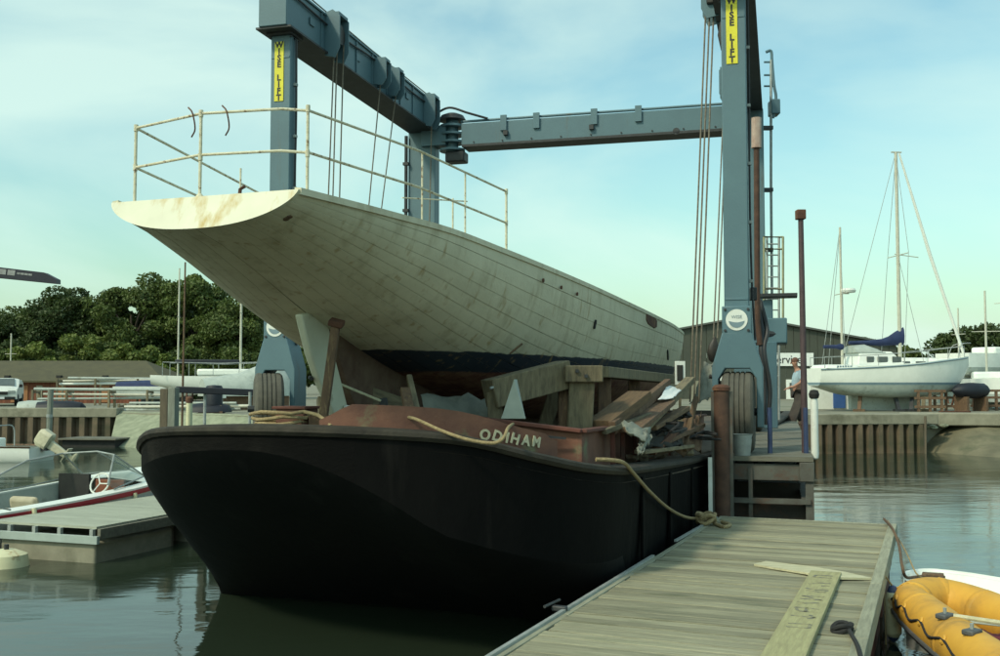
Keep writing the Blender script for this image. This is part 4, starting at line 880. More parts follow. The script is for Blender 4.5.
# ropes
def ropeo(name, lb, pts, r, m, n=6): return tag(MB().tube(catmull(pts, n), r, 8).build(name, m), lb, 'rope')
ropeo('bow_rope', 'slack manila rope lying along the coaming and over the painted name', [P(408, 417, 8.05), P(418, 420, 7.95), P(440, 430, 7.85), P(462, 438, 7.75), P(482, 442.3, 7.72), P(497, 442.5, 7.70), P(504, 437, 7.72), P(507.5, 429, 7.85), P(510, 426, 8.2), P(513, 424, 8.6)], .013, MT['rope'])
mr = thing('mooring_line', 'manila mooring line sagging from barge to the pontoon corner with its knot', 'rope', G(706, 519, .62), 0)
MB().tube(catmull([P(596, 459.5, 8.75), P(610, 460, 8.8), P(624, 463, 8.95), P(634, 474, 9.3), P(650, 492, 10.0), P(668, 508, 10.9), P(685, 517, 11.7), P(700, 519, 12.1)], 6), .017, 8).build('line', MT['rope'], mr, world=True)
k0 = G(706, 520, .66)
MB().tube(catmull([k0 + Vector((.10 * math.cos(a * 1.9), .12 * math.sin(a * 1.9), .02 + .05 * math.sin(a * 3.1))) for a in np.linspace(0, 9, 22)], 3), .024, 8).build('knot', MT['rope'], mr, world=True)
MB().tube(catmull([k0 + Vector((.05, 0, .0)), G(716, 524, .625), G(724, 527, .622), G(730, 525, .622), G(722, 522, .622)], 5), .022, 8).build('tail', MT['rope'], mr, world=True)

# ================================================================ PONTOON PIER
PD = .60; PY = 22.5; PLc = G(719, 517, PD); pier = thing('pontoon_pier', 'grey timber decked pontoon pier beside the barge', 'pontoon', (PLc.x, PLc.y, 0), PY); PF = FR[pier.name]
PW = 2.02; pn = 66; pw = .147; p0 = None; pc = 0.0
for i in range(pn):
    if p0 is None: p0 = MB().box((0, 0, 0), (PW - .13, pw - .009, .04)).build('deck_plank', MT['plank'], pier, bevel=.004, smooth=0); o = p0
    else: o = inst(p0, pier)
    wv = random.uniform(.84, 1.14); o.scale = (1, wv, 1); o.location = (PW / 2 - .01 + random.uniform(-.014, .014), -(pc + pw * wv / 2), PD - .02 + random.uniform(-.005, .005)); pc += pw * wv; o.rotation_euler = (random.uniform(-.008, .008), random.uniform(-.002, .002), random.uniform(-.002, .002))
ln = pn * pw
for k in range(5):
    MB().box((PW - .045, -ln * (k + .5) / 5, PD - .055), (.09, ln / 5 - .012, .15)).build('edge_board', MT['pier_edge'], pier, bevel=.006, smooth=0)
    MB().box((.025, -ln * (k + .5) / 5, PD - .06), (.05, ln / 5 - .012, .13)).build('edge_board', MT['pier_edge'], pier, bevel=.006, smooth=0)
MB().box((PW / 2, .04, PD - .07), (PW, .06, .15)).build('end_board', MT['pier_edge'], pier, bevel=.006)
MB().box((PW / 2, -ln / 2, PD - .10), (PW - .25, ln - .1, .10)).build('joists', MT['brown_wood'], pier)
for k in range(4):
    MB().box((PW / 2, -ln * (k + .5) / 4, PD - .42), (PW - .16, ln / 4 - .5, .62)).build('float', MT['redside'], pier, bevel=.03)
    MB().box((PW - .075, -ln * (k + .5) / 4 , PD - .26), (.03, ln / 4 - .3, .28)).build('side_plate', MT['redside'], pier)
MB().bar((.0, -.15, PD + .012), (-.03, -2.2, PD + .012), .03, .02).build('edge_strip', MT['galv'], pier)
MB().bar((-.01, -3.2, PD + .012), (-.01, -9.2, PD + .012), .03, .02).build('edge_strip', MT['galv'], pier)
c_ = PF.l(G(553, 608, PD + .02)); MB().box((c_.x + .05, c_.y, PD + .02), (.11, .05, .04)).build('cleat', MT['steel_dark'], pier, bevel=.01); MB().tube([(c_.x - .02, c_.y - .12, PD + .05), (c_.x - .0, c_.y + .14, PD + .05)], .011, 8).build('cleat_bar', MT['steel_dark'], pier)
# scaffold board with faded letters
sa, sb_ = G(826, 573, PD + .03), G(778, 668, PD + .03); d = (sb_ - sa); L_ = d.length; an = math.degrees(math.atan2(-d.x, -d.y))
bo = thing('scaffold_board', 'yellowish scaffold board with faded dark lettering lying on the pontoon deck', 'board', (sa.x, sa.y, PD + .002), an)
MB().box((.0, -L_ / 2, .022), (.245, L_, .04)).build('board', MT['scaffold'], bo, bevel=.004, smooth=0)
ink = mat('faded ink', (0.12, 0.12, 0.115), (0.31, 0.29, 0.16), 18, 0.9, lim=(.40, .62))
rg = random.Random(5); gl = [('=', .12), ('5', .42), ('S', .50), ('K', .60), ('N', .86), ('W', 1.12), ('1', 1.42), ('S', 1.5), ('P', 1.62), ('I', 1.9)]
strokes = [[(-.07,-.03),(.07,-.03)],[(-.06,.03),(.07,.03)],]
def glyph(y, ss):
    mb = MB()
    for (x0, y0), (x1, y1) in ss: mb.bar((x0, y + y0 * 1.7, .0432), (x1, y + y1 * 1.7, .0432), .022, .002)
    mb.build('letter_mark', ink, bo, smooth=0)
glyph(-0.27, [((-.07,-.03),(.07,-.03)), ((-.06,.03),(.07,.03)), ((-.07,-.03),(-.06,.03))])
glyph(-0.63, [((-.08,.0),(-.01,.03)), ((-.02,.04),(.08,.04)), ((.02,-.03),(.08,-.02))])
glyph(-0.87, [((-.08,.03),(.0,.0)), ((.0,.0),(.08,.03)), ((-.07,-.02),(.07,-.05)), ((.05,-.04),(.08,.0))])
glyph(-1.20, [((-.08,.04),(.08,.05)), ((-.08,-.02),(.08,-.03)), ((-.07,.04),(.07,-.03))])
glyph(-1.35, [((-.08,.0),(-.04,-.03)), ((-.04,-.03),(.06,.0))])
glyph(-1.62, [((-.08,.04),(.08,.03)), ((-.08,.04),(-.05,-.03)), ((-.05,-.03),(.08,-.04)), ((.0,.04),(.0,-.04))])
glyph(-1.83, [((-.08,.0),(.08,-.01)), ((.04,-.04),(.08,-.01)), ((.04,.03),(.08,-.01))])
glyph(-2.13, [((-.07,.03),(.07,.04)), ((-.07,-.03),(.07,-.03)), ((.07,.04),(.07,-.03))])
o = MB(); pts = [G(754, 564, PD + .02), G(766, 561, PD + .02), G(815, 567, PD + .03), G(846, 572, PD + .03), G(872, 578, PD + .02), G(840, 577.5, PD + .03), G(812, 573.5, PD + .03), G(770, 567, PD + .02)]
o.add([p - Vector((0, 0, .017)) for p in pts] + pts, [tuple(reversed(range(8))), tuple(range(8, 16))] + [(i, (i+1) % 8, 8+(i+1) % 8, 8+i) for i in range(8)])
tag(o.build('split_lath', MT['pale_wood'], smooth=0), 'pale split lath lying across the pontoon above the scaffold board', 'lath')
# tied black rope end on the deck
kp = G(842, 628, PD + .03)
br = thing('black_line', 'knotted black line on the deck trailing over the pontoon edge', 'rope', kp, 0)
MB().tube(catmull([kp + Vector((.06 * math.cos(a * 2.1), .055 * math.sin(a * 2.1), .0 + .025 * math.sin(a * 2.7))) for a in np.linspace(0, 7, 18)], 3), .016, 7).build('knot', MT['black_rope'], br, world=True)
MB().tube(catmull([kp + Vector((.04, 0, 0)), G(851, 634, PD + .03), G(857, 645, PD + .03), G(861, 658, PD + .02), G(866, 670, PD + .0), P(870, 690, 5.9)], 5), .014, 7).build('tail', MT['black_rope'], br, world=True)
# white fender on a line at the pier's right side
fz = P(893, 610, 9.0); ft = thing('boat_fender', 'white cylindrical fender with blue ends hanging between the pontoon and dinghy', 'fender', (fz.x, fz.y, .04), 0)
MB().lathe([(.01, .0), (.045, .015), (.068, .05), (.068, .34), (.05, .39), (.02, .41)], 18).build('body', MT['cream'], ft)
MB().lathe([(.02, .375), (.05, .385), (.03, .44), (.012, .45)], 14).build('end_fitting', MT['blue_post'], ft); MB().lathe([(.01, -.03), (.04, .0), (.05, .025), (.048, .03)], 14).build('end_fitting', MT['blue_post'], ft)
MB().tube([(0, 0, .44), (-.09, -.03, .56)], .008, 6).build('lanyard', MT['rope'], ft); MB().tube(catmull([(-.09, -.03, .56), (-.085, -.04, .3), (-.08, -.04, .0), (-.08, -.04, -.2)], 4), .008, 6).build('lanyard', MT['rope'], ft)
# tangle of mooring lines at the pier corner
ropeo('stern_line', 'tangled brown line looping from the pontoon corner down to the tender', [G(884, 519, .62), P(892, 528, 11.2), P(899, 545, 10.6), P(902, 565, 9.8), P(906, 577, 9.8), G(916, 577, .36), G(932, 575, .37), G(944, 577, .37), G(934, 579, .36), G(918, 580, .36)], .014, MT['brown_wood'])
ropeo('stern_line', 'thin pale line curving from the pontoon corner to the white tender', [G(888, 521, .62), P(905, 550, 10.5), P(916, 573, 9.9), G(925, 579, .34)], .008, MT['rope'])

# ================================================================ INFLATABLE DINGHY
DY = -36.0
ib = thing('inflatable_dinghy', 'orange yellow inflatable dinghy with black lifelines beside the pontoon', 'dinghy', G(985, 660, 0.0), 0)
# plan curve of the tube centreline (world), bow to the left rear
ctr = [G(1060, 725, .28), G(1010, 682, .28), G(968, 652, .28), G(940, 630, .29), G(920, 613, .32), G(912, 604, .35), G(920, 599, .36), G(940, 600, .33), G(968, 607, .30), G(1003, 620, .28), G(1060, 644, .28)]
cc = catmull(ctr, 7); n_ = len(cc); rad = [.19 - .03 * math.exp(-((i / n_ - .5) / .12) ** 2) for i in range(n_)]
tb = MB().tube(cc, rad, 18).build('tube', MT['inflatable'], ib, world=True, smooth=60)
for i in (6, 16, 27, 38, 49, 60):
    if i < n_ - 1: MB().tube([cc[i] + (cc[i+1] - cc[i]).normalized() * d_ for d_ in (-.035, -.03, .03, .035)], [rad[i] * .99, rad[i] + .004, rad[i] + .004, rad[i] * .99], 18, cap=False).build('seam_band', MT['inflatable'], ib, world=True, smooth=60)
fl_ = MB(); ii = [cc[i] for i in range(0, n_, 3)]; fl_.add([Vector((p.x, p.y, .14)) for p in ii], [tuple(range(len(ii)))]); fl_.build('floor', MT['inflatable_in'], ib, world=True, smooth=0)
def side_off(i, rr, ang):
    d = (cc[min(i+1, n_-1)] - cc[max(i-1, 0)]).normalized(); o_ = Vector((d.y, -d.x, 0)).normalized()
    cen = Vector((4.1, 7.6, .3))
    if o_.dot(cc[i] - cen) < 0: o_ = -o_
    return cc[i] + (o_ * math.cos(ang) + Vector((0, 0, 1)) * math.sin(ang)) * rr
MB().tube([side_off(i, rad[i] * 1.0, -.35) for i in range(0, n_)], .022, 8).build('rubbing_strake', MT['grey_rubber'], ib, world=True)
MB().tube([side_off(i, rad[i] * 1.0, -.62) for i in range(0, n_)], .012, 8).build('rubbing_strake', MT['grey_rubber'], ib, world=True)
ll = []
for k, i in enumerate(range(2, n_ - 14, 3)):
    ll.append(side_off(i, rad[i] * (1.03 if k % 2 == 0 else 1.04), .45 if k % 2 == 0 else .18))
MB().tube(catmull(ll, 4), .010, 6).build('lifeline', MT['black_rope'], ib, world=True)
for k, i in enumerate(range(2, n_ - 14, 6)): MB().lathe([(.001, 0), (.04, 0), (.03, .012), (.001, .014)], 10, Matrix.Translation(side_off(i, rad[i], .45)) @ Vector((side_off(i, 1, .45) - cc[i])).to_track_quat('Z', 'Y').to_matrix().to_4x4()).build('patch', MT['inflatable'], ib, world=True)
for px, py in ((945, 616), (972, 632)):
    q = G(px, py, .47); MB().box(q, (.13, .09, .04), rz=.6).build('rowlock_pad', MT['grey_rubber'], ib, world=True, bevel=.012); MB().tube([q, q + Vector((0, 0, .06))], .014, 8).build('rowlock', MT['galv'], ib, world=True)
th = MB().bar(G(950, 618, .38), G(1020, 626, .38), .14, .02).build('thwart', MT['gel_grey'], ib, world=True, bevel=.006)
oar = thing('oar', 'pale wooden oar laid inside the inflatable dinghy', 'oar', G(985, 622, .44), 0)
MB().tube([G(953, 616, .47), G(1022, 626, .46)], .018, 8).build('shaft', MT['pale_wood'], oar, world=True); MB().bar(G(1022, 626, .46), G(1052, 630, .46), .12, .015).build('blade', MT['pale_wood'], oar, world=True)
rag('life_jacket', 'maroon life jacket lying in the bottom of the inflatable dinghy', ((968, 640, 7.55), (1004, 652, 7.4), (1006, 636, 7.9), (974, 628, 7.95)), 0, MT['maroon'], 17, .015, 'life jacket')
# white tender beyond
wt = thing('white_tender', 'small white fibreglass tender floating behind the inflatable dinghy', 'tender', G(985, 588, 0), 0)
ga = [G(903, 577, .32), G(908, 573, .32), G(930, 571, .32), G(965, 574.5, .32), G(1000, 580, .32), G(1060, 589, .32)]
gb = [G(905, 580, .32), G(912, 583, .32), G(932, 588, .32), G(966, 595, .32), G(1000, 604, .32), G(1060, 620, .32)]
rings = []
for a, b in zip(catmull(ga, 5), catmull(gb, 5)):
    m_ = (a + b) / 2; d1 = m_ + (a - m_) * .8; d2 = m_ + (b - m_) * .8
    rings.append([Vector((a.x, a.y, .32)), Vector((a.x, a.y, .27)), Vector((d1.x, d1.y, -.1)), Vector((d2.x, d2.y, -.1)), Vector((b.x, b.y, .27)), Vector((b.x, b.y, .32)), m_ + (b - m_) * .85 + Vector((0, 0, 0)), m_ + (b - m_) * .7 + Vector((0, 0, -.10)), m_ + (a - m_) * .7 + Vector((0, 0, -.10)), m_ + (a - m_) * .85])
MB().loft(rings, True, True).build('hull', MT['gel'], wt, world=True, smooth=35)
MB().tube(catmull(ga, 5), .025, 8).build('gunwale', MT['gel'], wt, world=True)
o = MB().bar(G(922, 575, .33), G(944, 576.5, .33), .10, .05).build('teak_pad', MT['brown_wood'], wt, world=True, bevel=.01)
# ================================================================ GENERIC BOAT HULL
def hull_bands(par, st, bands, ny=22, deck=None, world=False, transom=None):
    """st: (y, half beam, sheer z, keel z, p, q); bands: (z_top or None, z_bottom or None, name, material)"""
    ys = [s[0] for s in st]; fs = [smooth_interp(ys, [s[k] for s in st]) for k in range(1, 6)]
    Y = np.linspace(ys[0], ys[-1], ny)
    def pt(y, s, sd):
        b, zs, zc, p, q = [f(y) for f in fs]; t = s * math.pi / 2
        return Vector((sd * b * max(0, math.cos(t)) ** p, y, zs - (zs - zc) * max(0, math.sin(t)) ** q))
    def s_at(y, z):
        b, zs, zc, p, q = [f(y) for f in fs]
        if z is None: return None
        u = (zs - z) / max(zs - zc, 1e-4); return math.asin(min(1, max(0, u)) ** (1 / q)) * 2 / math.pi
    for zt, zb, nm, m in bands:
        mb = MB()
        for sd in (-1, 1):
            rg = []
            for y in Y:
                a = 0 if zt is None else s_at(y, zt); b = 1 if zb is None else s_at(y, zb)
                rg.append([pt(y, a + (b - a) * k / 7, sd) for k in range(8)])
            mb.loft(rg, False, False)
        y = Y[0]; a = 0 if zt is None else s_at(y, zt); b = 1 if zb is None else s_at(y, zb)
        e = [pt(y, a + (b - a) * k / 7, -1) for k in range(8)] + [pt(y, a + (b - a) * k / 7, 1) for k in range(7, -1, -1)]
        mb.add(e, [tuple(range(16))])
        mb.build(nm, m, par, smooth=45)
    if deck:
        n = len(Y); dk = [Vector((-fs[0](y), y, fs[1](y) - .02)) for y in Y] + [Vector((fs[0](y), y, fs[1](y) - .02)) for y in Y[::-1]]
        MB().add(dk, [(i, i + 1, 2*n-2-i, 2*n-1-i) for i in range(n - 1)]).build('deck', deck, par, smooth=0)
    return fs, pt
def mast_part(par, x, y, z0, z1, r, m=None, spr=(), name='mast'):
    ms = MB().tube([(x, y, z0), (x, y, z1)], [r, r * .8], 8).build(name, m or MT['alloy'], par)
    for z, wd in spr: MB().tube([(x - wd, y, z - .05), (x + wd, y, z - .05)], .02, 6).build('spreader', m or MT['alloy'], ms)
    return ms

# ================================================================ LEFT: FINGER PONTOON, SPEEDBOAT
LP = .45; cA = G(97, 527, LP); LY = 20.0
lp = thing('finger_pontoon', 'grey finger pontoon with concrete floats moored beside the speedboat', 'pontoon', (cA.x, cA.y, 0), LY); LF = FR[lp.name]
w_ = 1.75; ln = 5.6; n_ = 38; q0 = None
for i in range(n_):
    if q0 is None: q0 = MB().box((0, 0, 0), (w_ - .02, ln / n_ - .008, .03)).build('deck_plank', MT['pplank'] if 'pplank' in MT else MT.setdefault('pplank', mat('pale pontoon plank', (0.37, 0.39, 0.32), (0.29, 0.31, 0.25), 3, .85, space='obj', stretch=(1, 8, 8), rnd=.08, bump=.2)), lp); o = q0
    else: o = inst(q0, lp)
    o.location = (-w_ / 2, (i + .5) * ln / n_, LP - .015)
MB().box((-w_ / 2, -.03, LP - .16), (w_ + .1, .05, .10)).build('fascia', mat('pale grey fascia', (0.36, 0.42, 0.40), (0.28, 0.33, 0.31), 3, .6), lp, bevel=.005)
for x in (-.05, -.55, -.95, -1.35, -1.72): MB().box((x, -.02, LP - .07), (.05, .05, .08)).build('fascia_bracket', MT['galv'], lp)
MB().box((.03, ln / 2, LP - .09), (.05, ln, .13)).build('side_rail', MT['grey_wood2'], lp, bevel=.005)
for k in range(3):
    MB().box((-w_ / 2 + .1, .75 + k * 1.9, .0), (w_ - .25, 1.5, .50)).build('float', MT['concrete'], lp, bevel=.03)
fo = thing('mooring_buoy', 'round cream mooring fender floating off the pontoon end', 'buoy', G(6, 566, 0), 0)
MB().lathe([(.01, -.2), (.2, -.14), (.27, .0), (.24, .14), (.1, .2), (.01, .2)], 18).build('float', MT['cream'], fo); MB().tube([(0, 0, .18), (0, 0, .26)], .03, 8).build('eye', MT['steel_dark'], fo)
# speedboat: local y forward (away), right side against the pontoon
SBo = LF.w(-w_ - 1.0, 2.0, 0); sb2 = thing('speedboat', 'white open speedboat with red stripe and wraparound windscreen by the pontoon', 'speedboat', SBo, LY - 1)
stn = [(-2.6, .88, .50, -.15, .25, 1.0), (-1, .92, .52, -.2, .25, 1.0), (.8, .92, .58, -.22, .3, 1.0), (2.2, .78, .68, -.15, .45, 1.0), (3.1, .48, .75, .05, .7, 1.0), (3.7, .04, .80, .55, .9, 1.0)]
fs, pt = hull_bands(sb2, stn, [(None, None, 'hull', MT['gel'])], 24)
Y = np.linspace(-2.6, 3.7, 26)
for sd in (-1, 1):
    MB().loft([[Vector((sd * (fs[0](y) + .012), y, fs[1](y) - .03)), Vector((sd * (fs[0](y) + .012), y, fs[1](y) - .10)), Vector((sd * (fs[0](y) - .03), y, fs[1](y) - .10)), Vector((sd * (fs[0](y) - .03), y, fs[1](y) - .03))] for y in Y], True, True).build('red_stripe', MT['red_stripe'], sb2)
    MB().loft([[Vector((sd * fs[0](y), y, fs[1](y))), Vector((sd * (fs[0](y) * .80), y, fs[1](y) + .02)), Vector((sd * (fs[0](y) * .80), y, fs[1](y) - .06)), Vector((sd * fs[0](y), y, fs[1](y) - .05))] for y in Y if y < 1.5], True, True).build('side_deck', MT['gel'], sb2)
    MB().loft([[Vector((sd * fs[0](y) * .79, y, fs[1](y))), Vector((sd * fs[0](y) * .77, y, .15))] for y in Y if y < 1.5], False, False).build('cockpit_lining', MT['gel_grey'], sb2)
fd = [y for y in Y if y >= 1.2]; n = len(fd)
MB().add([Vector((-fs[0](y), y, fs[1](y))) for y in fd] + [Vector((0, y, fs[1](y) + .07)) for y in fd] + [Vector((fs[0](y), y, fs[1](y))) for y in fd], [(i, i+1, n+i+1, n+i) for i in range(n-1)] + [(n+i, n+i+1, 2*n+i+1, 2*n+i) for i in range(n-1)]).build('foredeck', MT['gel'], sb2)
MB().box((0, -.5, .14), (1.45, 3.6, .04)).build('cockpit_floor', MT['gel_grey'], sb2)
MB().box((0, -2.3, .42), (1.6, .62, .16)).build('stern_deck', MT['gel'], sb2, bevel=.03)
for x, y, s_ in ((-.38, -.55, 1), (.36, -.5, 1), (-.3, -1.55, 1), (.35, -1.6, 1)):
    st_ = MB().box((x, y, .28), (.52, .5, .20)).build('seat', MT['vinyl'], sb2, bevel=.07); MB().box((x, y - .24, .46), (.48, .12, .32), m=Euler((.25, 0, 0)).to_matrix()).build('seat_back', MT['vinyl'], st_, bevel=.06)
MB().box((.36, 1.05, .48), (.55, .05, .44)).build('bulkhead_door', MT['mahog'], sb2, bevel=.01); MB().box((-.36, 1.07, .52), (.6, .05, .5)).build('dash_panel', MT['dark'], sb2)
Msw = Matrix.Translation((.38, .78, .66)) @ Matrix.Rotation(R(65), 4, 'X'); sw = MB().tube([Msw @ Vector((.17 * math.cos(a), .17 * math.sin(a), 0)) for a in np.linspace(0, 2 * math.pi, 18)[:-1]], .015, 6, closed=True).build('steering_wheel', MT['white_paint'], sb2)
for a in (0, 2.1, 4.2): MB().tube([Msw @ Vector((0, 0, 0)), Msw @ Vector((.17 * math.cos(a), .17 * math.sin(a), 0))], .01, 6).build('spoke', MT['white_paint'], sw)
# windscreen
wb_ = [(-.80, -.75, .58), (-.80, .5, .60), (-.62, 1.55, .72), (.0, 1.95, .78), (.62, 1.55, .72), (.80, .6, .60)]
wt_ = [(-.78, -.70, .62), (-.66, .35, 1.02), (-.50, .95, 1.10), (.0, 1.15, 1.13), (.50, .95, 1.10), (.76, .5, .68)]
for k in range(5): MB().add([wb_[k], wb_[k+1], wt_[k+1], wt_[k]], [(0, 1, 2, 3)]).build('windscreen_pane', MT['perspex'], sb2, smooth=0)
MB().tube(wt_, .014, 6).build('windscreen_frame', MT['galv'], sb2); MB().tube(wb_, .012, 6).build('windscreen_frame', MT['galv'], sb2)
for k in (2, 3, 4): MB().tube([wb_[k], wt_[k]], .012, 6).build('windscreen_post', MT['galv'], sb2)
MB().tube(catmull([(.9, -2.2, .54), (.93, -1.9, .60), (.93, -1.6, .54)], 4), .012, 6).build('grab_rail', MT['galv'], sb2)
for y in (.9, -1.2): MB().tube([(.95, y, .52), (.99, y, .1)], [.03, .05], 10).build('side_fender', MT['cream'], sb2)
# wooden pile between pontoon and barge
g = P(168.5, 540, 14.4); t = thing('mooring_pile', 'thin brown wooden pile standing at the pontoon corner next to the barge', 'pile', (g.x, g.y, 0), 0)
MB().tube([(0, 0, -1.5), (.01, 0, .70)], [.06, .055], 10).build('shaft', MT['pile'], t); MB().tube([(0, 0, .45), (.0, -.06, .45)], .02, 6).build('bolt', MT['rust'], t)
MB().tube(catmull([(-.1, 0, .32), (-.4, -.1, .30), (-.75, -.2, .34)], 4), .01, 6).build('lashing', MT['rope'], t)
# small motor boat with tilted outboard
mo = thing('small_motorboat', 'small white motorboat with tilted outboard below the rusty quay wall', 'motorboat', G(42, 461, 0), -84)
hull_bands(mo, [(0, .7, .40, -.12, .3, 1), (2, .75, .40, -.15, .3, 1), (3.6, .5, .46, -.05, .5, 1), (4.6, .05, .55, .3, .9, 1)], [(None, None, 'hull', MT['gel'])], 14, deck=None)
MB().loft([[Vector((s * .7, y, .40)), Vector((s * .74, y, .44)), Vector((s * .66, y, .45)), Vector((s * .62, y, .40))] for s, y in ((1, 0), (1, 3.0))], True, True).build('gunwale', MT['brown_wood'], mo); MB().loft([[Vector((s * .7, y, .40)), Vector((s * .74, y, .44)), Vector((s * .66, y, .45)), Vector((s * .62, y, .40))] for s, y in ((-1, 0), (-1, 3.0))], True, True).build('gunwale', MT['brown_wood'], mo)
MB().box((0, 1.6, .30), (1.3, 3.1, .04)).build('floor', MT['gel_grey'], mo)
MB().tube(catmull([(-.4, 1.1, .4), (-.42, 1.15, .95), (0, 1.2, 1.02), (.42, 1.15, .95), (.4, 1.1, .4)], 4), .02, 6).build('rail_frame', MT['galv'], mo); MB().box((0, 1.5, .5), (.8, .3, .3)).build('seat_box', MT['gel'], mo, bevel=.04)
ob = thing('outboard_motor', 'beige outboard motor tilted up on the small motorboat stern', 'outboard', FR[mo.name].w(0, -.2, .5), -84)
M = Matrix.Rotation(R(-58), 4, 'X') @ Matrix.Scale(1.15, 4)
def om(pts): return [M @ Vector(p) for p in pts]
MB().loft([[M @ Vector((sx_ * w1, sy_ * w2 - .04, z_)) for sx_, sy_ in ((-1, -.6), (-.6, -1), (.6, -1), (1, -.6), (1, .6), (.6, 1), (-.6, 1), (-1, .6))] for z_, w1, w2 in ((-.04, .10, .16), (.0, .15, .22), (.26, .15, .23), (.34, .12, .18), (.37, .05, .08))], True, True).build('cowl', MT['outboard'], ob)
MB().bar(M @ Vector((0, 0, 0)), M @ Vector((0, 0, -.75)), .15, .26, w2=.09, h2=.16).build('leg', MT['outboard'], ob, bevel=.02)
MB().lathe([(.01, -.2), (.07, -.1), (.08, .1), (.03, .22)], 10, M @ Matrix.Translation((0, 0, -.78)) @ Matrix.Rotation(R(90), 4, 'X')).build('gearcase', MT['outboard'], ob)
for a in (0, 2.1, 4.2): MB().bar(M @ Vector((0, .22, -.78)), M @ Vector((.14 * math.cos(a), .24, -.78 + .14 * math.sin(a))), .09, .02).build('propeller_blade', MT['outboard'], ob)
MB().bar(M @ Vector((0, -.2, -.55)), M @ Vector((0, .2, -.55)), .24, .03).build('cavitation_plate', MT['outboard'], ob); MB().box((0, .1, -.05), (.22, .16, .3)).build('bracket', MT['steel_dark'], ob)
# slim grey mooring pole + small raft near quay
g = G(48, 447, 0); t = thing('mooring_pole', 'slim pale grey mooring pole in front of the rusty quay wall', 'pole', g, 0)
MB().tube([(0, 0, -1), (.05, 0, 2.05)], .10, 10).build('shaft', MT['grey_pile'], t); MB().lathe([(.11, -.05), (.11, .05), (.02, .1)], 10, Matrix.Translation((.03, 0, 1.1))).build('collar', MT['galv'], t)
g = G(98, 446, 0); t = thing('work_raft', 'low grey work raft floating at the foot of the quay wall', 'raft', g, 8)
for k in range(7): MB().box((0, k * .22 - .7, .28), (2.2, .2, .05)).build('plank', MT['grey_wood2'], t)
MB().box((0, 0, .08), (2.0, 1.3, .34)).build('float', MT['dark'], t)
# big grey pile and cream post, dark boom bar
g = P(170, 425, 21.5); t = thing('fender_pile', 'stout square grey pile rising behind the barge stern rail', 'pile', (g.x, g.y, 0), 10)
MB().box((-.10, 0, .55), (.17, .2, 3.15)).build('timber', MT['pile'], t, bevel=.015); MB().box((.08, -.02, .55), (.16, .2, 3.2)).build('timber', MT['grey_pile'], t, bevel=.015)
g = P(189, 425, 24.5); t = thing('marker_post', 'cream painted post with rusty top near the grey pile', 'post', (g.x, g.y, -.5), 0)
MB().tube([(0, 0, 0), (0, 0, 2.30)], .075, 12).build('shaft', MT['cream'], t); MB().lathe([(.08, 0), (.08, .12), (.02, .16)], 12, Matrix.Translation((0, 0, 2.28))).build('cap', MT['rust'], t)
t = thing('boom_spar', 'long dark horizontal spar on two legs below the moored sailing boat', 'spar', P(212, 392, 27) - Vector((0, 0, 0)), 0)
MB().bar(P(176, 389.5, 26.8), P(262, 393, 27.2), .14, .17).build('spar', MT['navy'], t, world=True, bevel=.02)
for px in (205, 250): MB().tube([P(px, 392, 27), Vector((P(px, 392, 27).x, 27, -.5))], .04, 8).build('leg', MT['galv'], t, world=True)
g = P(182.5, 385, 27); t = thing('mast_pole', 'thin dark flagpole mast rising in front of the trees', 'pole', (g.x, 27, -.5), 0)
MB().tube([(0, 0, 0), (.02, 0, 5.9)], [.035, .022], 8).build('shaft', MT['brown_wood'], t); MB().tube([(0, 0, 1.3), (.06, 0, 1.3)], .02, 6).build('cleat', MT['galv'], t)

# ================================================================ LEFT YARD
def shed():
    Z = 62; x0, x1 = P(-60, 380, Z).x, P(166, 380, Z).x; zr, ze = 3.72, 2.40; D = 6.5
    t = thing('boat_shed', 'long low brown timber shed with olive felt roof below the trees', 'shed', ((x0 + x1) / 2, Z, LAND), 0); ox = (x0 + x1) / 2
    W_ = x1 - x0; n = 54; b0 = None; bw = (W_ - 1.0) / n
    for i in range(n):
        if b0 is None: b0 = MB().box((0, 0, (ze - LAND) / 2), (bw - .012, .06, ze - LAND)).build('wall_board', MT['shed_wall'], t, smooth=0); o = b0
        else: o = inst(b0, t)
        o.location = (-W_ / 2 + .5 + (i + .5) * bw, random.uniform(-.01, .01), 0)
    MB().box((0, D / 2 + .1, (ze - LAND) / 2), (W_ - 1.0, D - .2, ze - LAND)).build('wall', MT['shed_wall'], t)
    h = W_ / 2; r0 = ze - LAND; r1 = zr - LAND
    rf = MB().add([(-h, -.4, r0 - .05), (h, -.4, r0 - .05), (h, D + .4, r0 - .05), (-h, D + .4, r0 - .05), (-h, D / 2, r1), (h - 2.3, D / 2, r1), (-h, -.4, r0 + .05), (h, -.4, r0 + .05), (h, D + .4, r0 + .05), (-h, D + .4, r0 + .05)],
        [(6, 7, 5, 4), (7, 8, 5), (8, 9, 4, 5), (0, 1, 7, 6), (1, 2, 8, 7), (2, 3, 9, 8), (0, 3, 2, 1), (0, 6, 4, 9, 3)]).build('roof', MT['roof_olive'], t, smooth=0)
    for px, wd in ((20, 1.0), (40, .35), (62, .5), (105, .6)): MB().box((P(px, 385, Z).x - ox, -.05, .55), (wd, .06, 1.0)).build('door' if wd > .4 else 'window', MT['orange_door'] if wd > .4 else MT['concrete'], t)
    for px in (6, 58, 104): MB().box((P(px, 376, Z).x - ox, .2, r0 + .2), (.28, .28, .35)).build('vent', MT['dark'], rf)
shed()
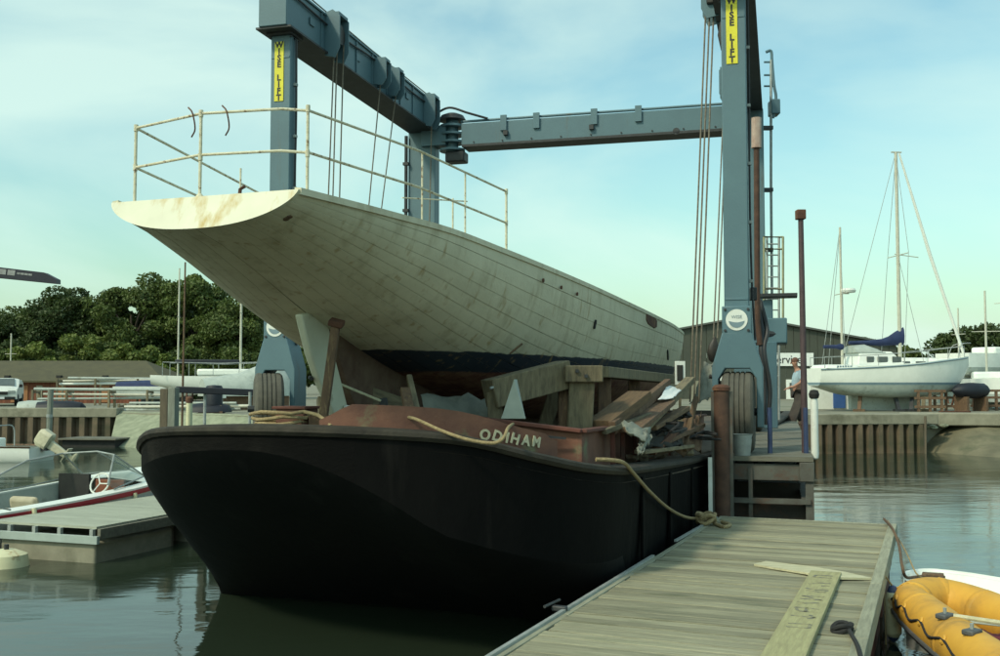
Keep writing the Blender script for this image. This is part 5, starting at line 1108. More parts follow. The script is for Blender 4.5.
# white car
g = G(3, 405.5, LAND); car = thing('parked_car', 'white car parked on the quay in front of the brown shed', 'car', g, 160)
prof = [(-2.0, .35), (-2.05, .75), (-1.9, .95), (-1.2, 1.0), (-.5, 1.42), (.6, 1.45), (1.5, 1.3), (2.0, .95), (2.05, .4)]
def carsec(sd, z, w): return None
rings = []
for x in np.linspace(-.82, .82, 9):
    k = 1 - .10 * (abs(x) / .82) ** 4
    rings.append([Vector((x, -y, .25 + (z - .25) * (k if z > .9 else 1))) for y, z in prof])
cbd = MB().loft(rings, True, True).build('body', MT['white_paint'], car, smooth=40)
MB().add([(-.66, 1.16, 1.05), (.66, 1.16, 1.05), (.58, .56, 1.42), (-.58, .56, 1.42)], [(0, 1, 2, 3)]).build('windscreen', MT['window'], car, smooth=0)
for s in (-1, 1): 
    MB().add([(s * .83, .95, 1.02), (s * .83, -1.3, 1.02), (s * .80, -1.0, 1.32), (s * .80, .5, 1.36)], [(0, 1, 2, 3)]).build('side_window', MT['window'], car, smooth=0)
    MB().box((s * .58, 2.03, .72), (.34, .06, .16)).build('headlight', MT['galv'], car, bevel=.02); MB().box((s * .9, .85, 1.02), (.18, .1, .12)).build('mirror', MT['dark'], car, bevel=.02)
    for y in (1.3, -1.3):
        Mw = Matrix.Translation((s * .76, y, .31)) @ Matrix.Rotation(R(90), 4, 'Y'); wh = MB().lathe([(.18, -.09), (.29, -.09), (.31, -.05), (.31, .05), (.29, .09), (.18, .09)], 20, Mw, close=True).build('wheel', MT['black_rope'], car); MB().lathe([(.01, -.06), (.19, -.08), (.19, .08), (.01, .06)], 16, Mw).build('rim', MT['galv'], wh)
MB().box((0, 2.04, .66), (.8, .06, .16)).build('grille', MT['dark'], car); MB().box((0, 2.05, .40), (1.5, .1, .16)).build('bumper', MT['dark'], car, bevel=.03); MB().box((0, 2.11, .42), (.52, .01, .11)).build('number_plate', MT['white_tarp'], car)
# racks of masts on the quay
def rack(label, pys, px0, px1, Z, legs, mats):
    t = thing('mast_rack', label, 'mast rack', (P((px0 + px1) / 2, 400, Z).x, Z, LAND), 0)
    for (a, b), m in zip(pys, mats): MB().tube([P(px0 + random.uniform(0, 14), a, Z + random.uniform(-.3, .3)), P(px1 - random.uniform(0, 14), b, Z + random.uniform(-.3, .3))], random.uniform(.045, .07), 8).build('spar', MT[m], t, world=True)
    for px in legs:
        top = P(px, min(p[0] for p in pys) + 1, Z); 
        for dy in (-.35, .35): MB().box((top.x, Z + dy, (top.z + LAND) / 2 - .01), (.09, .09, top.z - LAND + .04)).build('leg', MT['grey_wood'], t, world=True)
        MB().box((top.x, Z, top.z - .1), (.08, .8, .08)).build('bearer', MT['grey_wood'], t, world=True)
rack('rack of pale spars on posts along the quay beside the car', ((389, 390), (394, 395), (399, 398)), 33, 166, 47, (36, 70, 112, 150), ('gel_grey', 'alloy', 'gel_grey'))
rack('rack of long spars stacked against the brown shed', ((381, 380), (384, 383), (378, 379)), 56, 168, 56, (60, 98, 140), ('alloy', 'gel', 'gel_grey'))
rack('low rack of grey spars behind the stone bank', ((407, 406), (403, 403), (410, 409)), 118, 250, 44, (122, 165, 230), ('alloy', 'gel_grey', 'gel_grey'))
for px, py, Z, lb, m, ln_ in ((62, 402, 45.5, 'upturned dark dinghy lying on the quay left of the spar rack legs', 'navy', 2.0), (38, 403, 46, 'grey covered dinghy on the quay between the car and pole', 'gel_grey', 1.6), (212, 398, 40, 'dark dinghy under cover below the horizontal spar', 'navy', 1.5)):
    g = G(px, 406, LAND); g = Vector((P(px, py, Z).x, Z, LAND)); t = thing('covered_dinghy', lb, 'dinghy', g, 82, 'covered dinghies on the quay')
    MB().loft([[Vector((.5 * k * math.cos(a), y, .04 + .36 * k ** .5 * math.sin(a))) for a in np.linspace(0, math.pi, 9)] for y, k in ((-ln_ / 2, .7), (-ln_ / 4, 1), (ln_ / 5, .95), (ln_ / 2.4, .6), (ln_ / 2, .08))], True, True).build('hull', MT[m], t)
    MB().box((0, 0, .04), (.9, ln_ * .6, .08)).build('chocks', MT['brown_wood'], t)
# people-less handrail near car
# moored / laid up sailing boats on the left
sl = thing('sailing_boat', 'white sailing boat laid up ashore with tall mast behind the grey pile', 'sailing boat', (P(222, 390, 50).x, 50, LAND), 82)
hull_bands(sl, [(-3.2, .75, 1.55, 1.1, .35, 1), (-1.5, 1.0, 1.5, .7, .4, 1), (.8, 1.1, 1.5, .6, .45, 1), (2.6, .7, 1.6, .8, .6, 1), (3.6, .05, 1.7, 1.4, .9, 1)], [(None, .95, 'topsides', MT['gel']), (.95, None, 'bottom', MT['gel_grey'])], 16, deck=MT['gel_grey'])
MB().box((0, .2, 1.68), (1.2, 2.6, .32)).build('cabin', MT['gel'], sl, bevel=.08); MB().box((0, 0, .5), (.12, 1.4, .6)).build('keel', MT['gel_grey'], sl)
mast_part(sl, 0, 0.85, 1.6, 7.2, .06, spr=((4.6, .55),))
for s in (-1, 1):
    MB().tube([(s * .95, -2.6, 2.15), (s * 1.05, 0, 2.1), (s * .6, 2.8, 2.2)], .02, 6).build('guard_rail', MT['galv'], sl)
    for y in (-2.6, -1.4, -.3, .9, 2.1): MB().tube([(s * (1.0 if y < 1.5 else .75), y, 1.5), (s * (1.0 if y < 1.5 else .75), y, 2.12)], .015, 6).build('stanchion', MT['galv'], sl)
    for y in (-1.5, 1.4): MB().tube([(s * 1.2, y, 0), (s * .8, y, .8)], .04, 8).build('stand', MT['rust'], sl)
MB().bar((0, .8, 2.2), (0, -2.2, 2.2), .16, .2).build('sail_cover', MT['navy'], sl, bevel=.05)
s2 = thing('sailing_boat', 'sailing boat under a blue cover with bare mast by the shed end', 'sailing boat', (P(166, 385, 56).x, 56, LAND), 80)
hull_bands(s2, [(-2.6, .7, 1.0, .5, .35, 1), (0, .95, 1.0, .3, .4, 1), (2.6, .06, 1.15, .8, .8, 1)], [(None, None, 'hull', MT['gel'])], 12, deck=MT['gel_grey'])
MB().loft([[Vector((.85 * k * math.cos(a), y, 1.0 + .35 * k * math.sin(a))) for a in np.linspace(0, math.pi, 7)] for y, k in ((-2.5, .7), (-1, 1), (1, .9), (2.4, .2))], True, True).build('cover', MT['sailcover'], s2)
mast_part(s2, 0, .6, 1.0, 7.4, .05, spr=((4.8, .5),)); MB().box((0, 0, .25), (.9, 2.4, .5)).build('trailer', MT['steel_dark'], s2)
s3 = thing('lone_mast', 'thin pale mast standing just behind the brown shed', 'mast', (P(10, 385, 71).x, 71, LAND), 0)
MB().tube([(0, 0, 0), (0, 0, 4.6)], .05, 8).build('mast', MT['alloy'], s3); MB().tube([(-.4, 0, 3.2), (.4, 0, 3.2)], .02, 6).build('spreader', MT['alloy'], s3)
tb_ = thing('covered_boat', 'pale pointed tarpaulin covered boat beside the blue hoist leg', 'boat', (P(252, 390, 46).x, 46, LAND), 60)
MB().loft([[Vector((.9 * k * math.cos(a), y, .6 + (1.6 if y > .5 else 1.0) * k * math.sin(a))) for a in np.linspace(0, math.pi, 9)] for y, k in ((-2.2, .75), (-.6, 1), (.9, 1.0), (2.0, .5), (2.5, .06))], True, True).build('cover', MT['gel_grey'], tb_); MB().box((0, 0, .32), (1.2, 3.0, .64)).build('cradle', MT['brown_wood'], tb_)
for px, m, lb in ((214, 'navy', 'small navy blue drum below the white sailing boat'), (222, 'gel', 'pale square box on a stake near the navy drum')):
    g = P(px, 402, 40); t = thing('drum' if m == 'navy' else 'box_on_stake', lb, 'drum' if m == 'navy' else 'box', (g.x, g.y, LAND), 0)
    if m == 'navy': MB().lathe([(.3, .3), (.33, .32), (.33, .95), (.28, 1.05), (.05, 1.08)], 16).build('barrel', MT[m], t); MB().box((0, 0, .15), (.7, .5, .3)).build('pallet', MT['grey_wood'], t)
    else: MB().box((0, 0, .75), (.3, .06, .36)).build('box', MT[m], t, bevel=.01); MB().tube([(0, 0, 0), (0, 0, .6)], .03, 6).build('stake', MT['galv'], t)
# navy crane boom at the left edge, on its column outside the frame
bt = thing('crane_boom', 'dark navy crane boom with faded lettering jutting in above the trees', 'crane', (P(-75, 385, 50).x, 50, LAND), 0)
pb = [P(-80, 258, 50), P(46, 273, 50), P(58.5, 279.5, 50), P(58.5, 284, 50), P(-80, 270, 50)]
bm_ = MB().add([p + Vector((0, -.25, 0)) for p in pb] + [p + Vector((0, .25, 0)) for p in pb], [(0,1,2,3,4), (9,8,7,6,5), (0,5,6,1), (1,6,7,2), (2,7,8,3), (3,8,9,4), (4,9,5,0)]).build('boom', MT['navy_boom'], bt, world=True, smooth=0)
MB().box((0, 0, 3.2), (.6, .6, 6.6)).build('column', MT['navy_boom'], bt)
for a, b, h in ((-40, -22, .28), (-18, -4, .28), (-1, 6, .26), (7.5, 15, .26)):
    MB().bar(P(a, 271.4 + a * .105, 49.74), P(b, 271.4 + b * .105, 49.74), .01, h).build('lettering', MT['fade_letter'], bm_, world=True)
for a, b in ((17, 20), (20.5, 24), (24.5, 28), (28.5, 32)): MB().bar(P(a, 273.2 + (a - 17) * .11, 49.74), P(b, 273.2 + (b - 17) * .11, 49.74), .01, .09).build('lettering', MT['fade_letter'], bm_, world=True)

# ================================================================ RIGHT: HALL, KETCH, YARD
def hall():
    Z = 80; xa, x0, x1 = P(745, 318, Z).x, P(580, 350, Z).x, P(897, 347, Z).x; za = P(745, 318, Z).z; z1 = P(897, 346, Z).z; z0 = z1 - .2
    t = thing('boat_hall', 'large grey green clad boatyard hall with low pitched gable', 'hall', (xa, Z, LAND), 0)
    n = 40; Wd = x1 - x0
    for i in range(n):
        a = x0 + Wd * i / n; b = x0 + Wd * (i + 1) / n - .03
        def zt(x): return (z0 + (za - z0) * (x - x0) / (xa - x0) if x < xa else z1 + (za - z1) * (x1 - x) / (x1 - xa)) - LAND
        MB().add([(a - xa, 0, -.1), (b - xa, 0, -.1), (b - xa, 0, zt(b)), (a - xa, 0, zt(a)), (a - xa, .1, -.1), (b - xa, .1, -.1), (b - xa, .1, zt(b)), (a - xa, .1, zt(a))], [(0,1,2,3),(7,6,5,4),(0,4,5,1),(1,5,6,2),(2,6,7,3),(3,7,4,0)]).build('cladding_panel', MT['hall'], t, smooth=0)
    D = 22
    for (xa_, za_), (xb_, zb_) in (((x0, z0), (xa, za)), ((xa, za), (x1, z1))):
        MB().add([(xa_ - xa, -.3, za_ - LAND + .04), (xb_ - xa, -.3, zb_ - LAND + .04), (xb_ - xa, D, zb_ - LAND + .04), (xa_ - xa, D, za_ - LAND + .04), (xa_ - xa, -.3, za_ - LAND + .18), (xb_ - xa, -.3, zb_ - LAND + .18), (xb_ - xa, D, zb_ - LAND + .18), (xa_ - xa, D, za_ - LAND + .18)], [(3,2,1,0),(4,5,6,7),(0,1,5,4),(1,2,6,5),(2,3,7,6),(3,0,4,7)]).build('roof_slope', MT['hall_roof'], t, smooth=0)
    MB().box((x1 - xa - .1, D / 2 + .1, (z1 - LAND) / 2), (.15, D - .4, z1 - LAND)).build('side_wall', MT['hall'], t); MB().box((x0 - xa + .1, D / 2 + .1, (z0 - LAND) / 2), (.15, D - .4, z0 - LAND)).build('side_wall', MT['hall'], t)
    for px, wd, hh, m in ((797, 1.7, 1.5, 'gel'), (730, 1.6, 1.9, 'gel'), (706, 2.4, 1.4, 'concrete')): 
        MB().box((P(px, 385, Z).x - xa, -.05, hh / 2), (wd, .08, hh)).build('door', MT[m], t); 
    MB().box((P(797, 385, Z).x - xa, -.1, 1.0), (1.2, .05, .5)).build('window', MT['window'], t)
    sgx = P(789, 360, Z).x; sgz = P(790, 359.5, Z).z; sg = thing('wall_sign', 'white board reading Services on the boatyard hall wall', 'sign', (sgx, Z - .12, sgz), 0)
    MB().box((0, 0, 0), (3.7, .06, 1.0)).build('board', MT['white_tarp'], sg)
    text_obj('letters', 'Services', 1.0, .01, MT['black_ink'], sg, Matrix.Translation((-.05, -.045, -.02)) @ Matrix.Rotation(R(90), 4, 'X') @ Matrix.Diagonal((.80, .92, 1, 1)))
hall()
# ketch on the hard
KZ = 43.5; kx0 = P(812, 385, KZ).x; kx1 = P(972, 385, KZ).x; KL = (kx1 - kx0) / .985
kt_ = thing('ketch', 'white two masted ketch with blue sail covers propped ashore on the quay', 'ketch', ((kx0 + kx1) / 2, KZ, LAND), 84)
hl = KL / 2; zz = lambda py: P(890, py, KZ).z - LAND
fs, pt = hull_bands(kt_, [(-hl, .75, zz(368.5), zz(386), .26, 1), (-hl * .5, 1.12, zz(367), zz(396), .28, 1), (.3, 1.25, zz(364), zz(398), .3, 1), (hl * .55, .90, zz(360), zz(395), .42, 1), (hl * .85, .40, zz(357.5), zz(386), .6, 1), (hl, .03, zz(356), zz(366), .9, 1)],
    [(None, zz(382.5), 'topsides', MT['gel']), (zz(382.5), zz(385), 'boot_stripe', MT['logo_grey']), (zz(385), None, 'antifouling', MT['gel_grey'])], 24, deck=MT['gel'])
MB().loft([[Vector((s * .16, y, z)) for s, z in ((-1, zz(394)), (-.6, 0.06), (.6, 0.06), (1, zz(394)))] for y in (-hl * .55, -hl * .2, hl * .15, hl * .35)], True, True).build('keel', MT['gel_grey'], kt_)
for s in (-1, 1): MB().tube([Vector((s * (fs[0](y) + .01), y, fs[1](y) - .06)) for y in np.linspace(-hl, hl * .97, 16)], .03, 6).build('rubbing_strake', MT['logo_grey'], kt_)
def kyx(px): return (P(px, 385, KZ).x - (kx0 + kx1) / 2) / .994
# coachroof and wheelhouse
def cabin(y0, y1, w0, zb, zt, nm, sl0=.3, sl1=.5):
    return MB().add([(-w0, y0, zb), (w0, y0, zb), (w0, y1, zb), (-w0, y1, zb), (-w0 * .8, y0 + sl0, zt), (w0 * .8, y0 + sl0, zt), (w0 * .8, y1 - sl1, zt), (-w0 * .8, y1 - sl1, zt)], [(3,2,1,0),(4,5,6,7),(0,1,5,4),(1,2,6,5),(2,3,7,6),(3,0,4,7)]).build(nm, MT['gel'], kt_, smooth=0, bevel=.05)
cabin(kyx(848), kyx(900), .82, zz(367), zz(352), 'wheelhouse', .15, .65); cabin(kyx(895), kyx(945), .7, zz(365), zz(358), 'coachroof', .1, .6); cabin(kyx(815), kyx(850), .9, zz(369), zz(365), 'cockpit_coaming', .1, .1)
for s in (-1, 1):
    for a, b, c_ in ((857, 865, .75), (868, 879, .75), (883, 893, .7)): MB().bar(Vector((s * .775, kyx(a) + .03, zz(360))), Vector((s * .755, kyx(b), zz(360))), .03, .24, up=(0, 0, 1)).build('window', MT['window'], kt_)
    for a, b in ((894, 903), (909, 919)): MB().bar(Vector((s * .67, kyx(a), zz(362.6))), Vector((s * .66, kyx(b), zz(362.6))), .04, .08).build('port_light', MT['window'], kt_)
    MB().tube(catmull([Vector((s * (fs[0](y) - .06), y, fs[1](y) + .45)) for y in np.linspace(-hl * .95, hl * .92, 9)], 2), .014, 5).build('guard_wire', MT['galv'], kt_)
    for y in np.linspace(-hl * .95, hl * .92, 7): MB().tube([(s * (fs[0](y) - .06), y, fs[1](y) - .02), (s * (fs[0](y) - .06), y, fs[1](y) + .46)], .014, 5).build('stanchion', MT['galv'], kt_)
MB().loft([[Vector((.7 * math.cos(a), y, zz(353) + h * math.sin(a))) for a in np.linspace(0, math.pi, 8)] for y, h in ((kyx(848), .30), (kyx(862), .36), (kyx(872), .20), (kyx(878), .03))], True, True).build('spray_hood', MT['gel_grey'], kt_)
text_obj('name_letters', 'SERENA', .0001, .0, MT['black_ink'], kt_, Matrix.Translation((0, 0, -.0))) if False else None
for k in range(6): MB().bar(Vector((.905, kyx(826 + k * 2.6), zz(367.3))), Vector((.905, kyx(827.8 + k * 2.6), zz(367.3))), .01, .10).build('name_mark', MT['logo_grey'], kt_)
zm = zz(152); ym = kyx(901); mm = mast_part(kt_, 0, ym, zz(360), zm, .085, spr=((zz(254), .9),)); MB().bar((0, ym - .2, zm), (0, ym + .25, zm), .06, .05).build('masthead', MT['alloy'], mm)
MB().tube([(0, ym - .15, zz(254)), (0, ym + .9, zz(257))], .02, 6).build('spreader', MT['alloy'], mm)
zi = zz(228); yi = kyx(841); mi = mast_part(kt_, 0, yi, zz(366), zi, .06, spr=((zz(293), .6),)); MB().lathe([(.02, -.08), (.3, -.08), (.33, .0), (.28, .08), (.02, .11)], 16, Matrix.Translation((0, kyx(848), zz(291)))).build('radar_dome', MT['white_paint'], mi)
MB().bar((0, yi, zz(294)), (0, kyx(849), zz(294)), .06, .04).build('radar_bracket', MT['alloy'], mi)
fy = kyx(968); MB().tube([(0, ym + .15, zm - .05), (0, (ym + fy) / 2, (zm + zz(356)) / 2), (0, fy, zz(356) + .1)], [.04, .075, .06], 8).build('furled_jib', MT['gel'], kt_)
for s in (-1, 1):
    for z_, y_ in ((zm - .1, ym - .35), (zz(255), ym + .5)): MB().tube([(0, ym, z_), (s * (.9 if z_ > zz(200) else .5), ym, zz(254)), (s * 1.05, y_, zz(366))] if z_ > zz(200) else [(0, ym, z_), (s * 1.05, y_, zz(365))], .012, 5).build('shroud', MT['galv'], kt_)
    MB().tube([(0, yi, zi - .05), (s * .85, yi - .25, zz(369))], .012, 5).build('shroud', MT['galv'], kt_)
MB().tube([(0, ym, zm), (0, kyx(845), zz(346))], .012, 5).build('backstay', MT['galv'], kt_); MB().tube([(0, yi, zi), (0, kyx(820), zz(366))], .012, 5).build('backstay', MT['galv'], kt_)
MB().loft([[Vector((.11 * k * math.cos(a), kyx(px), zz(py) + h * math.sin(a))) for a in np.linspace(0, 2 * math.pi, 9)[:-1]] for px, py, h, k in ((848, 343, .07, .6), (870, 343, .11, 1), (882, 342.5, .15, 1.1), (889, 341, .19, 1.1), (896, 338.5, .28, 1.1), (905, 336, .38, 1.0), (905.5, 336, .3, .4))], True, True).build('sail_cover', MT['sailcover'], kt_, smooth=60)
MB().loft([[Vector((.09 * math.cos(a), kyx(px), zz(347) + h * math.sin(a))) for a in np.linspace(0, 2 * math.pi, 9)[:-1]] for px, h in ((822, .07), (835, .08), (841, .16), (842, .1))], True, True).build('sail_cover', MT['sailcover'], kt_, smooth=60)
MB().tube(catmull([(-.4, hl * .8, fs[1](hl * .8)), (-.3, hl * .86, fs[1](hl * .8) + .55), (0, hl + .12, fs[1](hl) + .55), (.3, hl * .86, fs[1](hl * .8) + .55), (.4, hl * .8, fs[1](hl * .8))], 4), .02, 6).build('pulpit', MT['galv'], kt_)
# props under the ketch
for px, py0, px1_, m, lb in ((861, 388, 858, 'brown_wood', 'brown timber prop under the ketch quarter'), (893, 389, 898, 'steel_dark', 'dark steel prop leaning under the ketch bilge'), (912, 391, 910, 'steel_dark', 'short dark prop under the ketch forefoot'), (924, 384, 922, 'grey_wood', 'grey timber prop near the ketch bow')):
    t = thing('hull_prop', lb, 'prop', (P(px1_, 400, KZ - .9).x, KZ - 1.0, LAND), 0, 'props under the ketch')
    MB().bar((0, 0, 0), (P(px, py0, KZ - .4).x - P(px1_, 400, KZ - .9).x, .6, P(px, py0, KZ - .4).z - LAND), .14, .14).build('post', MT[m], t); MB().box((0, 0, .05), (.4, .3, .1)).build('foot_pad', MT[m], t)
    MB().box((P(px, py0, KZ - .4).x - P(px1_, 400, KZ - .9).x, .6, P(px, py0, KZ - .4).z - LAND), (.3, .2, .08)).build('head_pad', MT[m], t)
# white hut with blue doors behind keel
hx = P(838, 400, 46).x; ht = thing('store_cabin', 'low white store cabin with blue doors behind the ketch', 'cabin', (hx, 46, LAND), 0)
MB().box((0, .8, .62), (P(868, 400, 46).x - P(812, 400, 46).x, 1.6, 1.24)).build('wall', MT['white_paint'], ht, bevel=.02); MB().box((.0, .8, 1.27), (P(870, 400, 46).x - P(810, 400, 46).x, 1.8, .06)).build('roof', MT['gel_grey'], ht)
for px in (839, 855): MB().box((P(px, 400, 46).x - hx, -.03, .55), (.52, .06, .98)).build('door', MT['blue_panel'], ht)
# second hulls at the right edge
def yard_boat(label, px, Z, yaw, Ln, ztop, masts, m='gel', cat='sailing boat'):
    t = thing('laid_up_boat', label, cat, (P(px, 385, Z).x, Z, LAND), yaw); h = Ln / 2; zb = ztop - 1.0
    hull_bands(t, [(-h, .9, ztop, zb, .3, 1), (0, 1.2, ztop, zb - .2, .4, 1), (h * .7, .6, ztop + .1, zb, .6, 1), (h, .04, ztop + .2, ztop - .2, .9, 1)], [(None, zb + .35, 'topsides', MT[m]), (zb + .35, None, 'bottom', MT['gel_grey'])], 14, deck=MT[m])
    MB().box((0, 0, ztop + .15), (1.3, Ln * .35, .35)).build('cabin', MT['gel'], t, bevel=.08); MB().box((0, -.2, (zb) / 2), (.14, Ln * .3, zb)).build('keel', MT['gel_grey'], t)
    for s in (-1, 1):
        for y in (-h * .5, h * .4): MB().tube([(s * 1.4, y, 0), (s * .85, y, zb + .2)], .05, 6).build('stand', MT['rust'], t)
    for dy, pyt in masts: mast_part(t, 0, dy, ztop, P(px, pyt, Z).z - LAND, .055, spr=((ztop + (P(px, pyt, Z).z - LAND - ztop) * .55, .6),))
    return t
yard_boat('big white cruiser hull laid up beyond the ketch bow', 1000, 50, 60, 7.0, 2.55, ((.6, 258),))
yard_boat('small white boat on stands behind the ketch bow', 988, 47, 20, 4.5, 1.35, ((.4, 290),))
yard_boat('distant white boat with bare mast in front of the dark trees', 954, 62, 75, 6.0, 2.3, ((.4, 308),))
t = thing('covered_dinghy', 'dark navy covered dinghy hanging below the ketch bow', 'dinghy', (P(971, 390, 43).x, 43, LAND), 70, 'covered dinghies on the quay')
MB().loft([[Vector((.42 * k * math.cos(a), y, .85 + .34 * k * math.sin(a))) for a in np.linspace(0, 2 * math.pi, 11)[:-1]] for y, k in ((-.95, .15), (-.6, .85), (0, 1), (.6, .9), (.95, .2))], True, True).build('hull', MT['navy'], t, smooth=60)
for y in (-.5, .5): MB().box((0, y, .3), (.7, .12, .6)).build('trestle', MT['brown_wood'], t)
# trestles, crates and debris along the right yard
for px, Z, lb in ((930, 42, 'brown trestle frame under the ketch bow'), (946, 43.5, 'dark slatted pallet stack by the ketch bow'), (985, 44, 'brown timber frame beside the small white boat')):
    t = thing('trestle', lb, 'trestle', (P(px, 400, Z).x, Z, LAND), 8, 'trestles in the yard')
    for x in (-.45, 0, .45): MB().box((x, 0, .42), (.10, .10, .84)).build('leg', MT['brown_wood'], t); 
    for z in (.2, .55, .84): MB().box((0, -.02, z), (1.2, .09, .10)).build('rail', MT['brown_wood'], t)
stick('drift_log', 'dark log lying on the ground along the slipway kerb', 'log', (P(940, 412, 37).x, 37, LAND + .08), (P(972, 412, 37).x, 37.2, LAND + .08), .18, .16, MT['rust'])
for k, (px, py, w_, lb) in enumerate(((922, 428, .5, 'dark rock at the end of the quay wall'), (932, 431, .35, 'small brown rock on the mud below the kerb'), (914, 436, .4, 'flat rock at the foot of the sheet piles'), (944, 430, .3, 'pale stone lying under the kerb'))):
    g = G(px, py, .6 - k * .05 if px < 950 else .1); rgk = np.random.default_rng(k); bm = bmesh.new(); bmesh.ops.create_icosphere(bm, subdivisions=2, radius=w_ / 2)
    for v in bm.verts: v.co *= 1 + float(rgk.normal(0, .12)); v.co.z *= .45
    me = bpy.data.meshes.new('rock'); bm.to_mesh(me); bm.free(); me.materials.append(MT['mud'] if px > 950 else MT['stone']); o = bpy.data.objects.new('rock', me); C.objects.link(o); g.y = min(g.y, 36)
    yf = 30.2 - .3 * (g.x - 12.6); yb = 35.6 - .05 * (g.x - 13.2); g.y = min(max(g.y, 31.6), 34.5); g.x = P(px, py, g.y).x; g.z = -.62 + 1.75 * (g.y - yf) / (yb - yf) - .02 - w_ * .06
    o.location = g; tag(o, lb, 'rock')
stick('mooring_stake', 'leaning dark stake standing in the mud at the quay end', 'stake', (P(925, 430, 33.5).x, 33.5, -.1), (P(927, 430, 33.5).x, 33.6, 1.2), .07, .07, MT['pile'])

# ================================================================ MAN ON THE YARD
def skin_mesh(name, joints, edges, m, parent, sub=2):
    me = bpy.data.meshes.new(name); me.from_pydata([j[0] for j in joints], edges, []); o = bpy.data.objects.new(name, me); C.objects.link(o)
    sk = o.modifiers.new('skin', 'SKIN'); ss = o.modifiers.new('sub', 'SUBSURF'); ss.levels = sub; ss.render_levels = sub
    for i, j in enumerate(joints):
        d = me.skin_vertices[0].data[i]; r = j[1]; d.radius = r if isinstance(r, tuple) else (r, r)
    me.skin_vertices[0].data[0].use_root = True
    bpy.context.view_layer.update(); ev = o.evaluated_get(bpy.context.evaluated_depsgraph_get()); m2 = bpy.data.meshes.new_from_object(ev)
    bpy.data.objects.remove(o); m2.materials.clear(); m2.materials.append(m); m2.polygons.foreach_set('use_smooth', [True] * len(m2.polygons))
    r = bpy.data.objects.new(name, m2); C.objects.link(r); r.parent = parent; return r
mz = 26.5; mg = P(797, 425, mz); man = thing('person', 'person in pale blue shirt and dark trousers leaning forward by the hoist leg', 'person', (mg.x, mz, DOCKZ - .15), 0)
J = [((0, 0, .90), .12), ((.02, 0, 1.10), .13), ((.06, -.01, 1.34), (.15, .11)), ((.02, -.02, 1.45), .055), ((-.02, -.03, 1.52), .055), ((-.05, -.04, 1.60), .085), ((-.055, -.045, 1.68), .075),
     ((.10, -.17, 1.36), .055), ((.06, -.22, 1.12), .042), ((-.14, -.20, 1.00), .034), ((-.22, -.19, .99), .03),
     ((.10, .16, 1.36), .055), ((.08, .22, 1.12), .042), ((-.10, .20, .98), .034), ((-.18, .19, .97), .03),
     ((.02, -.09, .85), .085), ((-.03, -.10, .48), .06), ((.06, -.10, .09), .042), ((-.10, -.11, .04), .035),
     ((.02, .09, .85), .085), ((.10, .10, .48), .06), ((.20, .10, .09), .042), ((.05, .11, .04), .035)]
E = [(0,1),(1,2),(2,3),(3,4),(4,5),(5,6),(2,7),(7,8),(8,9),(9,10),(2,11),(11,12),(12,13),(13,14),(0,15),(15,16),(16,17),(17,18),(0,19),(19,20),(20,21),(21,22)]
for hnd in (10, 14):
    for k in range(5):
        a = Vector(J[hnd][0]) ; J.append((tuple(a + Vector((-.05 if k else -.02, (k - 2) * .014, -.03 + (.03 if k == 0 else 0)))), .009)); E.append((hnd, len(J) - 1))
        b = a + Vector((-.085 if k else -.04, (k - 2) * .015, -.05)); J.append((tuple(b), .008)); E.append((len(J) - 2, len(J) - 1))
skin_mesh('body', J, E, MT['skin'], man)
skin_mesh('shirt', [((.01, 0, .93), (.15, .15)), ((.02, 0, 1.12), (.155, .155)), ((.06, -.01, 1.34), (.17, .13)), ((.03, -.015, 1.42), .085), ((.10, -.17, 1.36), .075), ((.07, -.22, 1.16), .062), ((.10, .16, 1.36), .075), ((.08, .22, 1.16), .062)], [(0,1),(1,2),(2,3),(2,4),(4,5),(2,6),(6,7)], MT['shirt'], man)
skin_mesh('trousers', [((0, 0, .92), (.145, .145)), ((.02, -.09, .84), .11), ((-.03, -.10, .48), .08), ((.06, -.10, .12), .065), ((.02, .09, .84), .11), ((.10, .10, .48), .08), ((.20, .10, .12), .065)], [(0,1),(1,2),(2,3),(0,4),(4,5),(5,6)], MT['trousers'], man)
MB().lathe([(.01, .09), (.05, .08), (.085, .04), (.095, -.01), (.09, -.03)], 12, Matrix.Translation((-.035, -.04, 1.665))).build('hair', MT['hair'], man)
for s in (-1, 1): MB().box((-.135, -.04 + s * .03, 1.62), (.015, .018, .012)).build('eye', MT['black_ink'], man); MB().box((-.04, -.04 + s * .088, 1.61), (.03, .015, .05)).build('ear', MT['skin'], man, bevel=.006)
MB().box((-.145, -.04, 1.60), (.03, .022, .035)).build('nose', MT['skin'], man, bevel=.008)
stick('leaning_board', 'dark board leaning by the feet of the person in the blue shirt', 'board', (P(790, 428, 26).x, 26.0, DOCKZ - .1), (P(801, 395, 26.2).x, 26.2, 1.95), .30, .04, MT['trousers'])

